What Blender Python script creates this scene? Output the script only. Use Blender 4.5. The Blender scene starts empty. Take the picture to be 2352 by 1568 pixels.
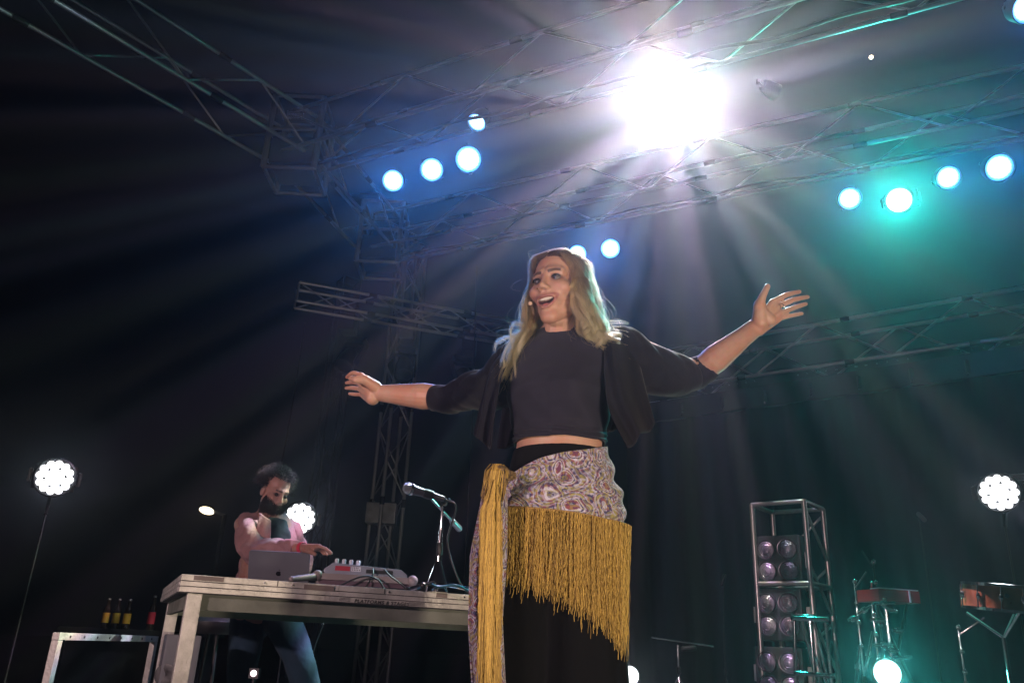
import bpy, bmesh, math, random
import numpy as np
from mathutils import Vector, Matrix, Quaternion
random.seed(4); rng = np.random.default_rng(4)
sc = bpy.context.scene
COL = sc.collection
PI = math.pi
# ------------------------------------------------------------------ camera
FPX = 1850.0; PITCH = math.radians(20.9); ROLL = math.radians(2.6); CAM = np.array([0, 0, .6])
cF = np.array([0, math.cos(PITCH), math.sin(PITCH)]); cU0 = np.array([0, -math.sin(PITCH), math.cos(PITCH)]); cX = np.array([1., 0, 0])
cR = math.cos(ROLL)*cX + math.sin(ROLL)*cU0; cU = math.cos(ROLL)*cU0 - math.sin(ROLL)*cX
cam_d = bpy.data.cameras.new('camera'); cam = bpy.data.objects.new('camera', cam_d); COL.objects.link(cam)
cam_d.sensor_width = 36; cam_d.lens = FPX/2352*36; cam_d.clip_end = 500; cam_d.clip_start = .02
cam.matrix_world = Matrix(((cR[0], cU[0], -cF[0], CAM[0]), (cR[1], cU[1], -cF[1], CAM[1]), (cR[2], cU[2], -cF[2], CAM[2]), (0, 0, 0, 1)))
sc.camera = cam
# ------------------------------------------------------------------ night sky
world = bpy.data.worlds.new("World"); sc.world = world; world.use_nodes = True
wn = world.node_tree; bg = wn.nodes['Background']
sky = wn.nodes.new('ShaderNodeTexSky'); sky.sky_type = 'NISHITA'; sky.sun_disc = False
sky.sun_elevation = math.radians(-4); sky.sun_rotation = math.radians(200)
wn.links.new(sky.outputs[0], bg.inputs[0]); bg.inputs[1].default_value = 0.01
sc.view_settings.view_transform = 'Standard'; sc.view_settings.look = 'None'
sc.view_settings.exposure = 0; sc.view_settings.gamma = 1; sc.view_settings.use_curve_mapping = False
sc.cycles.use_denoising = True
sc.cycles.max_bounces = 6; sc.cycles.volume_bounces = 1; sc.cycles.transparent_max_bounces = 12
sc.cycles.sample_clamp_indirect = 3.0
HAZE = 0.0056
# light powers
P_BIG, P_PAR, P_TEAL, P_FRONT, P_LED = 1700., 95., 520., 380., 8.

def W(px, py, Y):
    d = cF + cR*(px-1176)/FPX - cU*(py-784)/FPX
    return CAM + d*(Y/d[1])
def Z(px, py, z):
    d = cF + cR*(px-1176)/FPX - cU*(py-784)/FPX
    return CAM + d*((z-CAM[2])/d[2])
def nrm(v): v = np.asarray(v, float); return v/np.linalg.norm(v)

# ------------------------------------------------------------------ materials
MATS = {}
def mat(name, col, rough=.5, metal=0., bump=0., bscale=40., var=0., emit=None, estr=0., sheen=0., sss=0., alpha=None, trans=0., spec=None, vscale=6., coat=0.):
    if name in MATS: return MATS[name]
    m = bpy.data.materials.new(name); m.use_nodes = True; t = m.node_tree; b = t.nodes['Principled BSDF']
    c = (*col, 1); b.inputs['Base Color'].default_value = c; b.inputs['Roughness'].default_value = rough; b.inputs['Metallic'].default_value = metal
    if spec is not None: b.inputs['Specular IOR Level'].default_value = spec
    if sheen: b.inputs['Sheen Weight'].default_value = sheen
    if coat: b.inputs['Coat Weight'].default_value = coat
    if trans: b.inputs['Transmission Weight'].default_value = trans
    if sss:
        b.inputs['Subsurface Weight'].default_value = sss; b.inputs['Subsurface Radius'].default_value = (.01, .004, .002); b.inputs['Subsurface Scale'].default_value = 1.
    if emit: b.inputs['Emission Color'].default_value = (*emit, 1); b.inputs['Emission Strength'].default_value = estr
    tc = t.nodes.new('ShaderNodeTexCoord')
    if bump:
        n = t.nodes.new('ShaderNodeTexNoise'); n.inputs['Scale'].default_value = bscale; n.inputs['Detail'].default_value = 4
        t.links.new(tc.outputs['Object'], n.inputs['Vector'])
        bp = t.nodes.new('ShaderNodeBump'); bp.inputs['Strength'].default_value = bump; bp.inputs['Distance'].default_value = .01
        t.links.new(n.outputs['Fac'], bp.inputs['Height']); t.links.new(bp.outputs[0], b.inputs['Normal'])
    if var:
        n = t.nodes.new('ShaderNodeTexNoise'); n.inputs['Scale'].default_value = vscale; n.inputs['Detail'].default_value = 6
        t.links.new(tc.outputs['Object'], n.inputs['Vector'])
        mx = t.nodes.new('ShaderNodeMix'); mx.data_type = 'RGBA'
        mx.inputs[6].default_value = tuple(max(0, x*(1-var)) for x in col)+(1,); mx.inputs[7].default_value = tuple(min(1, x*(1+var)) for x in col)+(1,)
        rp = t.nodes.new('ShaderNodeMapRange'); rp.inputs[1].default_value = .35; rp.inputs[2].default_value = .65
        t.links.new(n.outputs['Fac'], rp.inputs[0]); t.links.new(rp.outputs[0], mx.inputs[0]); t.links.new(mx.outputs[2], b.inputs['Base Color'])
        r2 = t.nodes.new('ShaderNodeMapRange'); r2.inputs[3].default_value = max(0, rough-.12); r2.inputs[4].default_value = min(1, rough+.15)
        t.links.new(n.outputs['Fac'], r2.inputs[0]); t.links.new(r2.outputs[0], b.inputs['Roughness'])
    MATS[name] = m; return m
M_alu = mat('truss_aluminium', (.55, .56, .58), .35, .9, .15, 60, .2)
M_alu_deck = mat('deck_aluminium', (.60, .58, .53), .48, .4, .35, 90, .22, vscale=14)
M_black = mat('black_paint', (.015, .015, .017), .45, 0, .1, 80, .3)
M_blackgloss = mat('black_plastic', (.012, .012, .014), .3)
M_chrome = mat('chrome', (.75, .76, .78), .12, 1., 0)
M_floor = mat('stage_floor_black', (.02, .02, .022), .5, 0, .3, 25, .35, vscale=2)
M_asphalt = mat('asphalt', (.03, .03, .032), .9, 0, .4, 30, .3)
M_cloth = mat('backdrop_cloth', (.007, .010, .02), .95, 0, .2, 8, .2)
M_lens = mat('lens_dark', (.02, .03, .05), .15, .2)

# ------------------------------------------------------------------ mesh helpers
ORG = {}
def organ(o): return ORG.get(o.name, np.zeros(3)) if o is not None else np.zeros(3)
def link(o, parent=None): 
    COL.objects.link(o)
    if parent is not None: o.parent = parent
    return o
def tag(o, label=None, cat=None, group=None, kind=None):
    if label: o['label'] = label
    if cat: o['category'] = cat
    if group: o['group'] = group
    if kind: o['kind'] = kind
    return o
def thing(name, loc, label, cat, group=None):
    o = bpy.data.objects.new(name, None); COL.objects.link(o); o.empty_display_size = .1
    o.location = [float(x) for x in loc]; ORG[o.name] = np.array(loc, float)
    return tag(o, label, cat, group)

class MB:
    def __init__(s): s.v = []; s.f = []; s.n = 0; s.uv = None
    def add(s, v, f):
        v = np.asarray(v, float); s.v.append(v); n = s.n
        s.f.extend([tuple(int(i)+n for i in q) for q in f]); s.n += len(v); return s
    def box(s, c, size, R=None):
        hx, hy, hz = [q/2 for q in size]
        v = np.array([[x, y, z] for x in (-hx, hx) for y in (-hy, hy) for z in (-hz, hz)])
        if R is not None: v = v @ np.asarray(R).T
        return s.add(v+np.asarray(c), [(0, 1, 3, 2), (4, 6, 7, 5), (0, 4, 5, 1), (2, 3, 7, 6), (0, 2, 6, 4), (1, 5, 7, 3)])
    def tube(s, pts, rad, n=12, caps=True, flat=None):
        pts = np.asarray(pts, float); k = len(pts); rad = np.broadcast_to(rad, (k,)).astype(float)
        T = np.gradient(pts, axis=0); T /= np.linalg.norm(T, axis=1)[:, None]+1e-12
        ref = np.array([0, 0, 1.]) if abs(T[0][2]) < .9 else np.array([1., 0, 0])
        u = nrm(np.cross(T[0], ref)); V = []
        a = np.linspace(0, 2*PI, n, endpoint=False)
        for i in range(k):
            u = nrm(u - T[i]*(u@T[i])); w = np.cross(T[i], u)
            V.append(pts[i]+rad[i]*(np.cos(a)[:, None]*u+np.sin(a)[:, None]*w*(1 if flat is None else flat)))
        F = [(i*n+j, i*n+(j+1) % n, (i+1)*n+(j+1) % n, (i+1)*n+j) for i in range(k-1) for j in range(n)]
        if caps: F += [tuple(range(n))[::-1], tuple((k-1)*n+j for j in range(n))]
        return s.add(np.concatenate(V), F)
    def capsule(s, a, b, ra, rb, n=18):
        a = np.asarray(a, float); b = np.asarray(b, float); d = b-a; L = np.linalg.norm(d)
        t = d/L if L > 1e-6 else np.array([0, 0, 1.])
        h = np.linspace(-PI/2, 0, 6); g = np.linspace(0, PI/2, 6)
        P = [a+t*ra*math.sin(q) for q in h]+[b+t*rb*math.sin(q) for q in g]
        Rr = [max(1e-4, ra*math.cos(q)) for q in h]+[max(1e-4, rb*math.cos(q)) for q in g]
        ref = np.array([0, 0, 1.]) if abs(t[2]) < .9 else np.array([1., 0, 0])
        u = nrm(np.cross(t, ref)); w = np.cross(t, u); an = np.linspace(0, 2*PI, n, endpoint=False)
        V = np.concatenate([P[i]+Rr[i]*(np.cos(an)[:, None]*u+np.sin(an)[:, None]*w) for i in range(12)])
        F = [(i*n+j, i*n+(j+1) % n, (i+1)*n+(j+1) % n, (i+1)*n+j) for i in range(11) for j in range(n)]
        F += [tuple(range(n))[::-1], tuple(11*n+j for j in range(n))]
        return s.add(V, F)
    def chain(s, pts, rads, n=18):
        for i in range(len(pts)-1): s.capsule(pts[i], pts[i+1], rads[i], rads[i+1], n)
        return s
    def ball(s, c, r, R=None, n=20, m=12):
        r = np.broadcast_to(r, (3,)); th = np.linspace(0, PI, m+1)[1:-1]; ph = np.linspace(0, 2*PI, n, endpoint=False)
        v = [[0, 0, 1]]+[[math.sin(t)*math.cos(q), math.sin(t)*math.sin(q), math.cos(t)] for t in th for q in ph]+[[0, 0, -1]]
        v = np.array(v)*r
        if R is not None: v = v @ np.asarray(R).T
        F = [(0, 1+j, 1+(j+1) % n) for j in range(n)]
        F += [(1+i*n+j, 1+(i+1)*n+j, 1+(i+1)*n+(j+1) % n, 1+i*n+(j+1) % n) for i in range(m-2) for j in range(n)]
        F += [(len(v)-1, 1+(m-2)*n+(j+1) % n, 1+(m-2)*n+j) for j in range(n)]
        return s.add(v+np.asarray(c), F)
    def lathe(s, prof, c=(0, 0, 0), axis=(0, 0, 1), n=24):
        axis = nrm(axis); ref = np.array([0, 0, 1.]) if abs(axis[2]) < .9 else np.array([1., 0, 0])
        u = nrm(np.cross(axis, ref)); w = np.cross(axis, u); a = np.linspace(0, 2*PI, n, endpoint=False); V = []
        for r, z in prof: V.append(np.asarray(c)+axis*z+max(r, 1e-4)*(np.cos(a)[:, None]*u+np.sin(a)[:, None]*w))
        k = len(prof)
        F = [(i*n+j, i*n+(j+1) % n, (i+1)*n+(j+1) % n, (i+1)*n+j) for i in range(k-1) for j in range(n)]
        return s.add(np.concatenate(V), F)
    def grid(s, P, closed=False):
        P = np.asarray(P, float); a, b = P.shape[:2]
        F = [(i*b+j, i*b+(j+1) % b, (i+1)*b+(j+1) % b, (i+1)*b+j) for i in range(a-1) for j in range(b if closed else b-1)]
        return s.add(P.reshape(-1, 3), F)
    def mesh(s, name, off=None):
        me = bpy.data.meshes.new(name); V = np.concatenate(s.v)
        if off is not None: V = V-off
        me.from_pydata(V.tolist(), [], s.f); me.update(); return me
    def build(s, name, m, parent=None, smooth=True, local=False, bevel=0, fix=True):
        off = None if local else organ(parent)
        if parent is None and not local: off = s.v[0][0]*0
        me = s.mesh(name, off)
        if fix:
            bm = bmesh.new(); bm.from_mesh(me); bmesh.ops.recalc_face_normals(bm, faces=bm.faces)
            if bevel: bmesh.ops.bevel(bm, geom=bm.edges[:], offset=bevel, segments=2, affect='EDGES', profile=.7)
            bm.to_mesh(me); bm.free()
        for q in (m if isinstance(m, (list, tuple)) else [m]): me.materials.append(q)
        if smooth:
            me.polygons.foreach_set('use_smooth', [True]*len(me.polygons))
            if not bevel and smooth != 'full':
                try: me.set_sharp_from_angle(angle=math.radians(40))
                except Exception: pass
        o = bpy.data.objects.new(name, me); link(o, parent)
        ORG[o.name] = organ(parent) if not local else np.zeros(3)
        return o

UNIT = {}
def rod(name, a, b, r, m, parent, square=False, local=False):
    """one straight bar; all bars of a material share one mesh"""
    key = (m.name, square)
    if key not in UNIT:
        q = MB()
        if square: q.box((0, 0, .5), (2, 2, 1))
        else: q.tube([(0, 0, 0), (0, 0, 1)], 1, 12)
        me = q.mesh('bar'); me.materials.append(m)
        if not square: me.polygons.foreach_set('use_smooth', [len(p.vertices) == 4 for p in me.polygons])
        UNIT[key] = me
    o = bpy.data.objects.new(name, UNIT[key]); link(o, parent)
    a = np.asarray(a, float); b = np.asarray(b, float); d = b-a; L = np.linalg.norm(d)
    off = np.zeros(3) if local else organ(parent)
    ORG[o.name] = organ(parent)
    o.matrix_local = Matrix.Translation(Vector(a-off)) @ Vector(d).to_track_quat('Z', 'Y').to_matrix().to_4x4() @ Matrix.Diagonal((r, r, L, 1))
    return o
def copy_tree(o, parent=None):
    c = o.copy(); COL.objects.link(c); c.parent = parent
    for ch in list(o.children): copy_tree(ch, c)
    return c
def orient(o, loc, d, up=(0, 0, 1), twist=0):
    """point the thing's local -Z along d"""
    q = Vector([float(x) for x in d]).to_track_quat('-Z', 'Y'); o.rotation_mode = 'QUATERNION'
    o.rotation_quaternion = q @ Quaternion((0, 0, 1), twist); o.location = [float(x) for x in loc]
def finish(mb, voxel, name, m, parent, smooth_it=3, factor=.5):
    me = mb.mesh('tmp'); o = bpy.data.objects.new('tmp', me); COL.objects.link(o)
    r = o.modifiers.new('r', 'REMESH'); r.mode = 'VOXEL'; r.voxel_size = voxel
    if smooth_it:
        s = o.modifiers.new('s', 'SMOOTH'); s.factor = factor; s.iterations = smooth_it
    dg = bpy.context.evaluated_depsgraph_get(); me2 = bpy.data.meshes.new_from_object(o.evaluated_get(dg))
    bpy.data.objects.remove(o); bpy.data.meshes.remove(me)
    off = organ(parent); n = len(me2.vertices); a = np.empty(n*3); me2.vertices.foreach_get('co', a); a = a.reshape(-1, 3)
    me2.vertices.foreach_set('co', (a-off).ravel()); me2.name = name
    me2.materials.clear()
    for q in (m if isinstance(m, (list, tuple)) else [m]): me2.materials.append(q)
    me2.polygons.foreach_set('use_smooth', [True]*len(me2.polygons))
    ob = bpy.data.objects.new(name, me2); link(ob, parent); ORG[ob.name] = off
    return ob, a
def hair(name, strands, rad, m, parent, shape=(1., .3)):
    """strands: (N,K,3) world points"""
    S = np.asarray(strands, float); N, K = S.shape[:2]
    hc = bpy.data.hair_curves.new(name); hc.add_curves([K]*N)
    hc.position_data.foreach_set('vector', (S-organ(parent)).astype(np.float32).ravel())
    ra = hc.attributes.get('radius') or hc.attributes.new('radius', 'FLOAT', 'POINT')
    prof = np.linspace(shape[0], shape[1], K)[None, :]*np.broadcast_to(np.asarray(rad), (N,))[:, None]
    ra.data.foreach_set('value', prof.astype(np.float32).ravel())
    hc.materials.append(m)
    o = bpy.data.objects.new(name, hc); link(o, parent); return o
def catmull(P, k):
    """P (N,M,3) -> (N,k,3)"""
    P = np.asarray(P, float); N, M = P.shape[:2]
    Q = np.concatenate([2*P[:, :1]-P[:, 1:2], P, 2*P[:, -1:]-P[:, -2:-1]], 1)
    t = np.linspace(0, M-1-1e-6, k); i = t.astype(int); f = (t-i)[None, :, None]
    a, b, c, d = Q[:, i], Q[:, i+1], Q[:, i+2], Q[:, i+3]
    return .5*((2*b)+(-a+c)*f+(2*a-5*b+4*c-d)*f**2+(-a+3*b-3*c+d)*f**3)
def spot(name, loc, aim, power, col, size=120, blend=1., radius=.06, parent=None, local=None):
    L = bpy.data.lights.new(name, 'SPOT'); L.energy = power; L.color = col; L.spot_size = math.radians(size); L.spot_blend = blend; L.shadow_soft_size = radius
    o = bpy.data.objects.new(name, L); link(o, parent)
    if local is not None: o.location = local
    else: orient(o, loc, aim)
    return o

# ------------------------------------------------------------------ ground, stage, backdrop, air
def struct(name, mb, m, **k): return tag(mb.build(name, m, None, **k), kind='structure')
g = MB(); g.grid([[(x, y, -1.1) for x in (-150, 150)] for y in (-60, 200)]); struct('ground', g, M_asphalt, smooth=False)
s = MB()
for i in range(6):
    for j in range(8): pass
s.box((2.6, 8.1, -.56), (12.4, 13.2, 1.08)); struct('stage_riser', s, M_black, smooth=False)
fl = tag(bpy.data.objects.new('stage_floor', None), kind='structure'); COL.objects.link(fl); ORG['stage_floor'] = np.zeros(3)
deckm = None
for i in range(5):
    for j in range(10):
        q = MB(); cx, cy = -3.6+2.48*i+1.24, 1.5+1.32*j+.66
        if deckm is None:
            q.box((0, 0, 0), (2.47, 1.31, .02)); o = q.build('deck_panel', M_floor, fl, smooth=False, local=True); deckm = o.data
        else:
            o = bpy.data.objects.new('deck_panel', deckm); link(o, fl)
        o.location = (cx, cy, -.01)
# back wall cloth: folds of real depth hanging on a batten
A = W(1440, 978, 12); B = Z(2520, 828, A[2]); dirAB = nrm((B-A)*[1, 1, 0]); nAB = np.array([-dirAB[1], dirAB[0], 0])
s = MB(); ts = np.linspace(0, np.linalg.norm(B-A)+2.5, 420); zs = np.linspace(A[2], 0.02, 12)
s.grid([[A*[1, 1, 0]+dirAB*t+nAB*(.045*math.sin(t*9+.7*math.sin(t*2.1))+.02*math.sin(t*23+z))+[0, 0, z] for t in ts] for z in zs])
bd = s.build('backdrop', M_cloth, None, smooth='full'); tag(bd, 'tall dark navy cloth hanging behind the stage below the far truss', 'backdrop cloth')
s = MB(); s.box((.5*(A+B)+dirAB*1.2+np.array([0, 0, .14])-nAB*.02), (np.linalg.norm(B-A)+2.6, .1, .3), np.stack([dirAB, nAB, [0, 0, 1]], 1))
bt = s.build('backdrop_batten', M_black, None, smooth=False); tag(bt, 'long black beam along the top edge of the navy back cloth', 'beam')
ORG[bt.name] = np.zeros(3)
for k in range(12):
    q = MB(); P = A+dirAB*(.35+.62*k)-nAB*.1+np.array([0, 0, .03]); q.ball(P, .025); q.box(P+[0, 0, .09], (.04, .04, .16)); q.build('clamp', M_chrome, bt)
# the air: smoke-machine haze round the whole scene
s = MB(); s.box((0, 20, 4.45), (60, 66, 13.1)); hz = s.build('haze', M_black, None, smooth=False); tag(hz, kind='stuff')
hm = bpy.data.materials.new('haze_air'); hm.use_nodes = True; hn = hm.node_tree; hn.nodes.remove(hn.nodes['Principled BSDF'])
pv = hn.nodes.new('ShaderNodeVolumePrincipled'); pv.inputs['Color'].default_value = (.8, .84, .95, 1); pv.inputs['Density'].default_value = HAZE; pv.inputs['Anisotropy'].default_value = .875
hn.links.new(pv.outputs[0], hn.nodes['Material Output'].inputs['Volume']); hz.data.materials.clear(); hz.data.materials.append(hm)

# ------------------------------------------------------------------ trusses
def truss(A, B, w, label, group, cat='truss', chord=.021, brace=.011, bay=.5, nch=4, name='box_truss', up=(0, 0, 1), m=M_alu, faces=(1, 3), ends=True):
    A = np.array(A, float); B = np.array(B, float); t = thing(name, A, label, cat, group)
    d = nrm(B-A); up = np.array(up, float); sx = nrm(np.cross(d, up)); uz = np.cross(sx, d); h = w/2
    C4 = [sx*h+uz*h, -sx*h+uz*h, -sx*h-uz*h, sx*h-uz*h]
    for c in C4: rod('chord', A+c, B+c, chord, m, t)
    L = np.linalg.norm(B-A); n = max(1, int(round(L/bay))); st = L/n
    for c in C4:
        for k in range(1, int(L/1.5)+1):
            a_ = A+c+d*(k*1.5-.4); rod('coupler', a_-d*.06, a_+d*.06, chord*1.35, M_black, t)
    for f in faces:
        c0, c1 = C4[f], C4[(f+1) % 4]
        for i in range(n):
            a, b = (c0, c1) if (i+f) % 2 == 0 else (c1, c0)
            rod('brace', A+d*st*i+a, A+d*st*(i+1)+b, brace, m, t)
        if ends:
            for q in (0, L): rod('end_bar', A+d*q+c0, A+d*q+c1, brace*1.3, m, t)
    return t
RZ = 5.4
cA = Z(690, 330, RZ); c2 = Z(880, 548, RZ); cN = Z(145, 0, RZ); m1 = Z(1745, 20, RZ); s1 = Z(2090, 292, RZ)
dm = nrm(m1-cA); dl = nrm(cN-cA)
truss(cA, cN+dl*2.5, .46, 'roof truss running from the corner block up to the top left of the photo', 'roof trusses', bay=.7, brace=.010)
truss(cA, m1+dm*3.2, .46, 'front roof truss above the row of lamps with the great white one', 'roof trusses', bay=.7, brace=.010)
truss(cA, c2, .46, 'short dim roof truss from the corner block back to the rear truss', 'roof trusses', bay=.7, brace=.010)
ds = nrm(s1-c2)
truss(c2, s1+ds*2.4, .46, 'rear roof truss crossing behind the great white lamp to the right edge', 'roof trusses', bay=.7, brace=.010)
def block(P, label):
    t = thing('corner_block', P, label, 'truss block', 'truss corner blocks')
    for sx_ in (-1, 1):
        for sy_ in (-1, 1): rod('post', P+[.25*sx_, .25*sy_, -.45], P+[.25*sx_, .25*sy_, .4], .03, M_alu, t)
    for z in (-.45, 0., .4):
        for a, b in (((-1, -1), (1, -1)), ((1, -1), (1, 1)), ((1, 1), (-1, 1)), ((-1, 1), (-1, -1))):
            rod('rail', P+[.25*a[0], .25*a[1], z], P+[.25*b[0], .25*b[1], z], .02, M_alu, t)
    q = MB(); q.box(P+[0, 0, -.22], (.44, .44, .3)); q.build('housing', M_black, t, smooth=False, bevel=.01)
    for k in range(5):
        q = MB(); q.lathe([(.03, -.03), (.05, -.03), (.05, .03), (.03, .03)], P+[.02*k-.04, -.27, .16+.0*k], (1, 0, 0), 16); q.build('pulley', M_chrome, t)
block(cA, 'roof corner block where the left and front trusses meet')
block(c2, 'faint roof corner block at the far end of the short truss')
def bundle(A, B, off, label, seed):
    A = np.array(A, float); B = np.array(B, float); r_ = random.Random(seed); k = 14
    P = [A+(B-A)*(i/k)+off+np.array([0, 0, -.05*abs(math.sin(i*1.3+seed))-.02*r_.random()]) for i in range(k+1)]
    q = MB(); q.tube(catmull(np.array([P]), 90)[0], .016, 8); tag(q.build('cable_bundle', M_black, None, smooth='full'), label, 'cable')
bundle(cA, m1+dm*2, np.array([0, 0, -.26]), 'black cable bundle sagging under the front roof truss', 1)
bundle(c2, s1+ds*2, np.array([0, 0, -.26]), 'black cable bundle sagging under the rear roof truss', 2)
# towers
def tower(P, top, w, label, yaw=.6, bay=.55, m=M_alu, faces=(0, 1, 2, 3)):
    P = np.array(P, float)
    return truss(P, P+[0, 0, top], w, label, 'truss towers', 'truss tower', chord=.028, brace=.012, bay=bay, name='truss_tower', up=(math.cos(yaw), math.sin(yaw), 0), m=m, faces=faces)
tp = W(877, 1290, 12.4)
tower([tp[0], tp[1], 0], 7.0, .36, 'slim upright truss tower rising behind the singer\'s outstretched hand')
tp2 = W(770, 900, 17); tower([tp2[0], tp2[1], -1.1], 9.5, .4, 'very dim distant truss tower left of the taller one', bay=.9, m=M_black)
q = MB(); P = W(877, 1180, 12.3); q.box(P, (.44, .3, .3)); tb = q.build('junction_box', M_alu, None, smooth=False, bevel=.01); tag(tb, 'grey box clamped halfway up the truss tower', 'junction box')
# hanging truss with three moving heads
hA = W(682, 678, 11.0); hB = Z(1175, 764, hA[2]); hd = nrm(hB-hA)
truss(hA, hB+hd*1.2, .3, 'bright low truss hanging behind the singer with dark lamps under it', 'hanging trusses', chord=.026, brace=.012, bay=.55)
# far right pair of trusses
rA = W(1560, 860, 12.0); rB = Z(2400, 728, rA[2]); rd = nrm(rB-rA)
truss(rA-rd*1.5, rB+rd*2, .62, 'broad dark truss above the navy back cloth behind the raised hand', 'hanging trusses', chord=.03, brace=.016, bay=.95)
rT = thing('pin_rail', rA+[0, 0, .42], 'row of small shiny pins along the truss above the back cloth', 'pin rail')
rod('rail', rA+[0, 0, .42], rB+[0, 0, .42], .016, M_alu, rT)
for k in range(90):
    P = rA+rd*(.2+k*.065+(.5 if (k//16) % 2 else 0))+[0, -.04, .42-.73*(k % 2)]
    rod('pin', P, P+np.array([0, 0, .05]), .012, M_chrome, rT)
# hanging cables and lines
def cable(name, pts, r, m, label, cat='cable', n=60):
    q = MB(); q.tube(catmull(np.array([pts]), n)[0], r, 8); o = q.build(name, m, None, smooth='full'); return tag(o, label, cat)
for k, (x0, y0, x1, y1, lab) in enumerate([(1095, 610, 1065, 1370, 'thin dark cable hanging from the low truss to the stage'), (700, 740, 640, 1100, 'thin dark cable hanging left of the low truss')]):
    a = W(x0, y0, 11.5); b = W(x1, y1, 11.5); cable('hanging_cable', [a, .5*(a+b)+[.02, 0, 0], b], .012, M_black, lab)
for k in range(2):
    a = cA+[0, 0, -.3]; b = c2+[0, 0, -.3]

# ------------------------------------------------------------------ lamps
def emis(name, col, s):
    m = bpy.data.materials.new(name); m.use_nodes = True; t = m.node_tree; b = t.nodes['Principled BSDF']
    b.inputs['Base Color'].default_value = (.8, .8, .8, 1); b.inputs['Emission Color'].default_value = (*col, 1); b.inputs['Emission Strength'].default_value = s; return m
E_blue = emis('led_cool', (.6, .9, 1.), 2.2); E_face = emis('led_face_blue', (.02, .28, 1.), 1.6); E_teal = emis('led_teal', (.5, 1., .95), 2.5)
E_white = emis('led_white', (.95, .97, 1.), 2.5); E_big = emis('lamp_white', (1., .98, .96), 4); E_warm = emis('bulb_warm', (1., .8, .5), 3.5)
def led_mesh(rings, r, z=0):
    q = MB()
    for n, R in rings:
        for k in range(n):
            a = 2*PI*k/n+R*7; q.ball((R*math.cos(a), R*math.sin(a), z), (r, r, r*.6), n=10, m=6)
    return q
def par_asset(em, face, R=.105, beam=None, size=70):
    t = thing('stage_lamp', (0, 0, 0), 'lamp', 'stage lamp', 'round stage lamps under the roof trusses')
    q = MB(); q.lathe([(R*.3, .2), (R*.7, .19), (R*.95, .12), (R*1.02, .02), (R*1.08, -.02), (R*1.08, -.035), (R*1.0, -.035), (R*.98, 0), (.0, 0.0)], n=32); q.build('housing', M_black, t, local=True)
    q = MB(); q.lathe([(0.0, -.004), (R*.97, -.004)], n=32); q.build('lens_plate', face, t, local=True)
    led_mesh([(1, 0), (6, R*.24), (12, R*.47), (18, R*.70)], R*.118, -.012).build('led_array', em, t, local=True)['kind'] = 'stuff'
    q = MB(); a = np.linspace(0, PI, 14); q.tube([(R*1.2*math.cos(x), 0, .04+R*1.35*math.sin(x)) for x in a], .012, 8, flat=.4); q.build('yoke', M_black, t, local=True)
    q = MB(); q.box((0, 0, .08+R*1.35), (.04, .05, .07)); q.lathe([(.02, -.03), (.032, -.03), (.032, .03), (.02, .03)], (0, 0, .13+R*1.35), (0, 1, 0), 16); q.build('clamp', M_black, t, local=True)
    if beam: 
        spot('beam', None, None, beam[0], beam[1], size, 1., R*.8, t, (0, 0, -.06))
    return t
def aim_cam(P, px=0, py=0, pz=0): return nrm(CAM+[px, py, pz]-P)
BLUE = (.05, .30, 1.); CY = (.1, .75, .95)
par0 = par_asset(E_blue, E_face, beam=(P_PAR, BLUE))
used = False
def place(asset, P, d, label, twist=0, first=False, scale=1.):
    o = asset if first else copy_tree(asset)
    orient(o, P, d, twist=twist); o['label'] = label; o.scale = (scale,)*3; return o
lampZ = RZ-.62
pars = [  # px, py, aim offset, scale, label
 (903, 415, (-1.5, 0, -.5), 1., 'blue-rimmed round lamp, lowest of the row under the front truss'),
 (992, 390, (-1.0, 0, -.5), 1.04, 'blue-rimmed round lamp between the lowest one and the large one'),
 (1076, 366, (-.3, 0, 0), 1.14, 'large glowing round lamp nearest the tilted oval one'),
 (1951, 456, (1.5, 0, 0), 1., 'beaded white lamp just left of the starry teal lamp'),
 (2177, 408, (2.4, 0, 0), 1., 'beaded white lamp just right of the starry teal lamp'),
 (2294, 385, (2.5, 0, 0), 1.14, 'solid white round lamp at the right end of the rear row'),
 (1402, 571, (0, 0, 0), 1.05, 'clear round lamp above the singer beside the one her hair hides'),
 (1326, 583, (0, 0, 0), 1., 'round lamp partly hidden behind the singer\'s hair')]
for k, (px, py, off, scl, lab) in enumerate(pars):
    P = Z(px, py, lampZ if k not in (6, 7) else lampZ+.12); place(par0, P, aim_cam(P, *off), lab, first=(k == 0), scale=scl, twist=k*.7)
P = Z(1096, 280, RZ-.3); place(par0, P, nrm([-.35, -.5, -1.0]+0*P), 'tilted oval-looking lamp above the large glowing one', scale=.85)
P = Z(2358, 18, RZ-.5); place(par0, P, aim_cam(P, 3, 0, 0), 'bright blue lamp cut by the top right edge', scale=1.0)
P = Z(1778, 210, RZ-.55); place(par0, P, nrm([.95, .45, -.18]), 'edge-on lamp showing a cyan sliver right of the great lamp', scale=.6)
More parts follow.
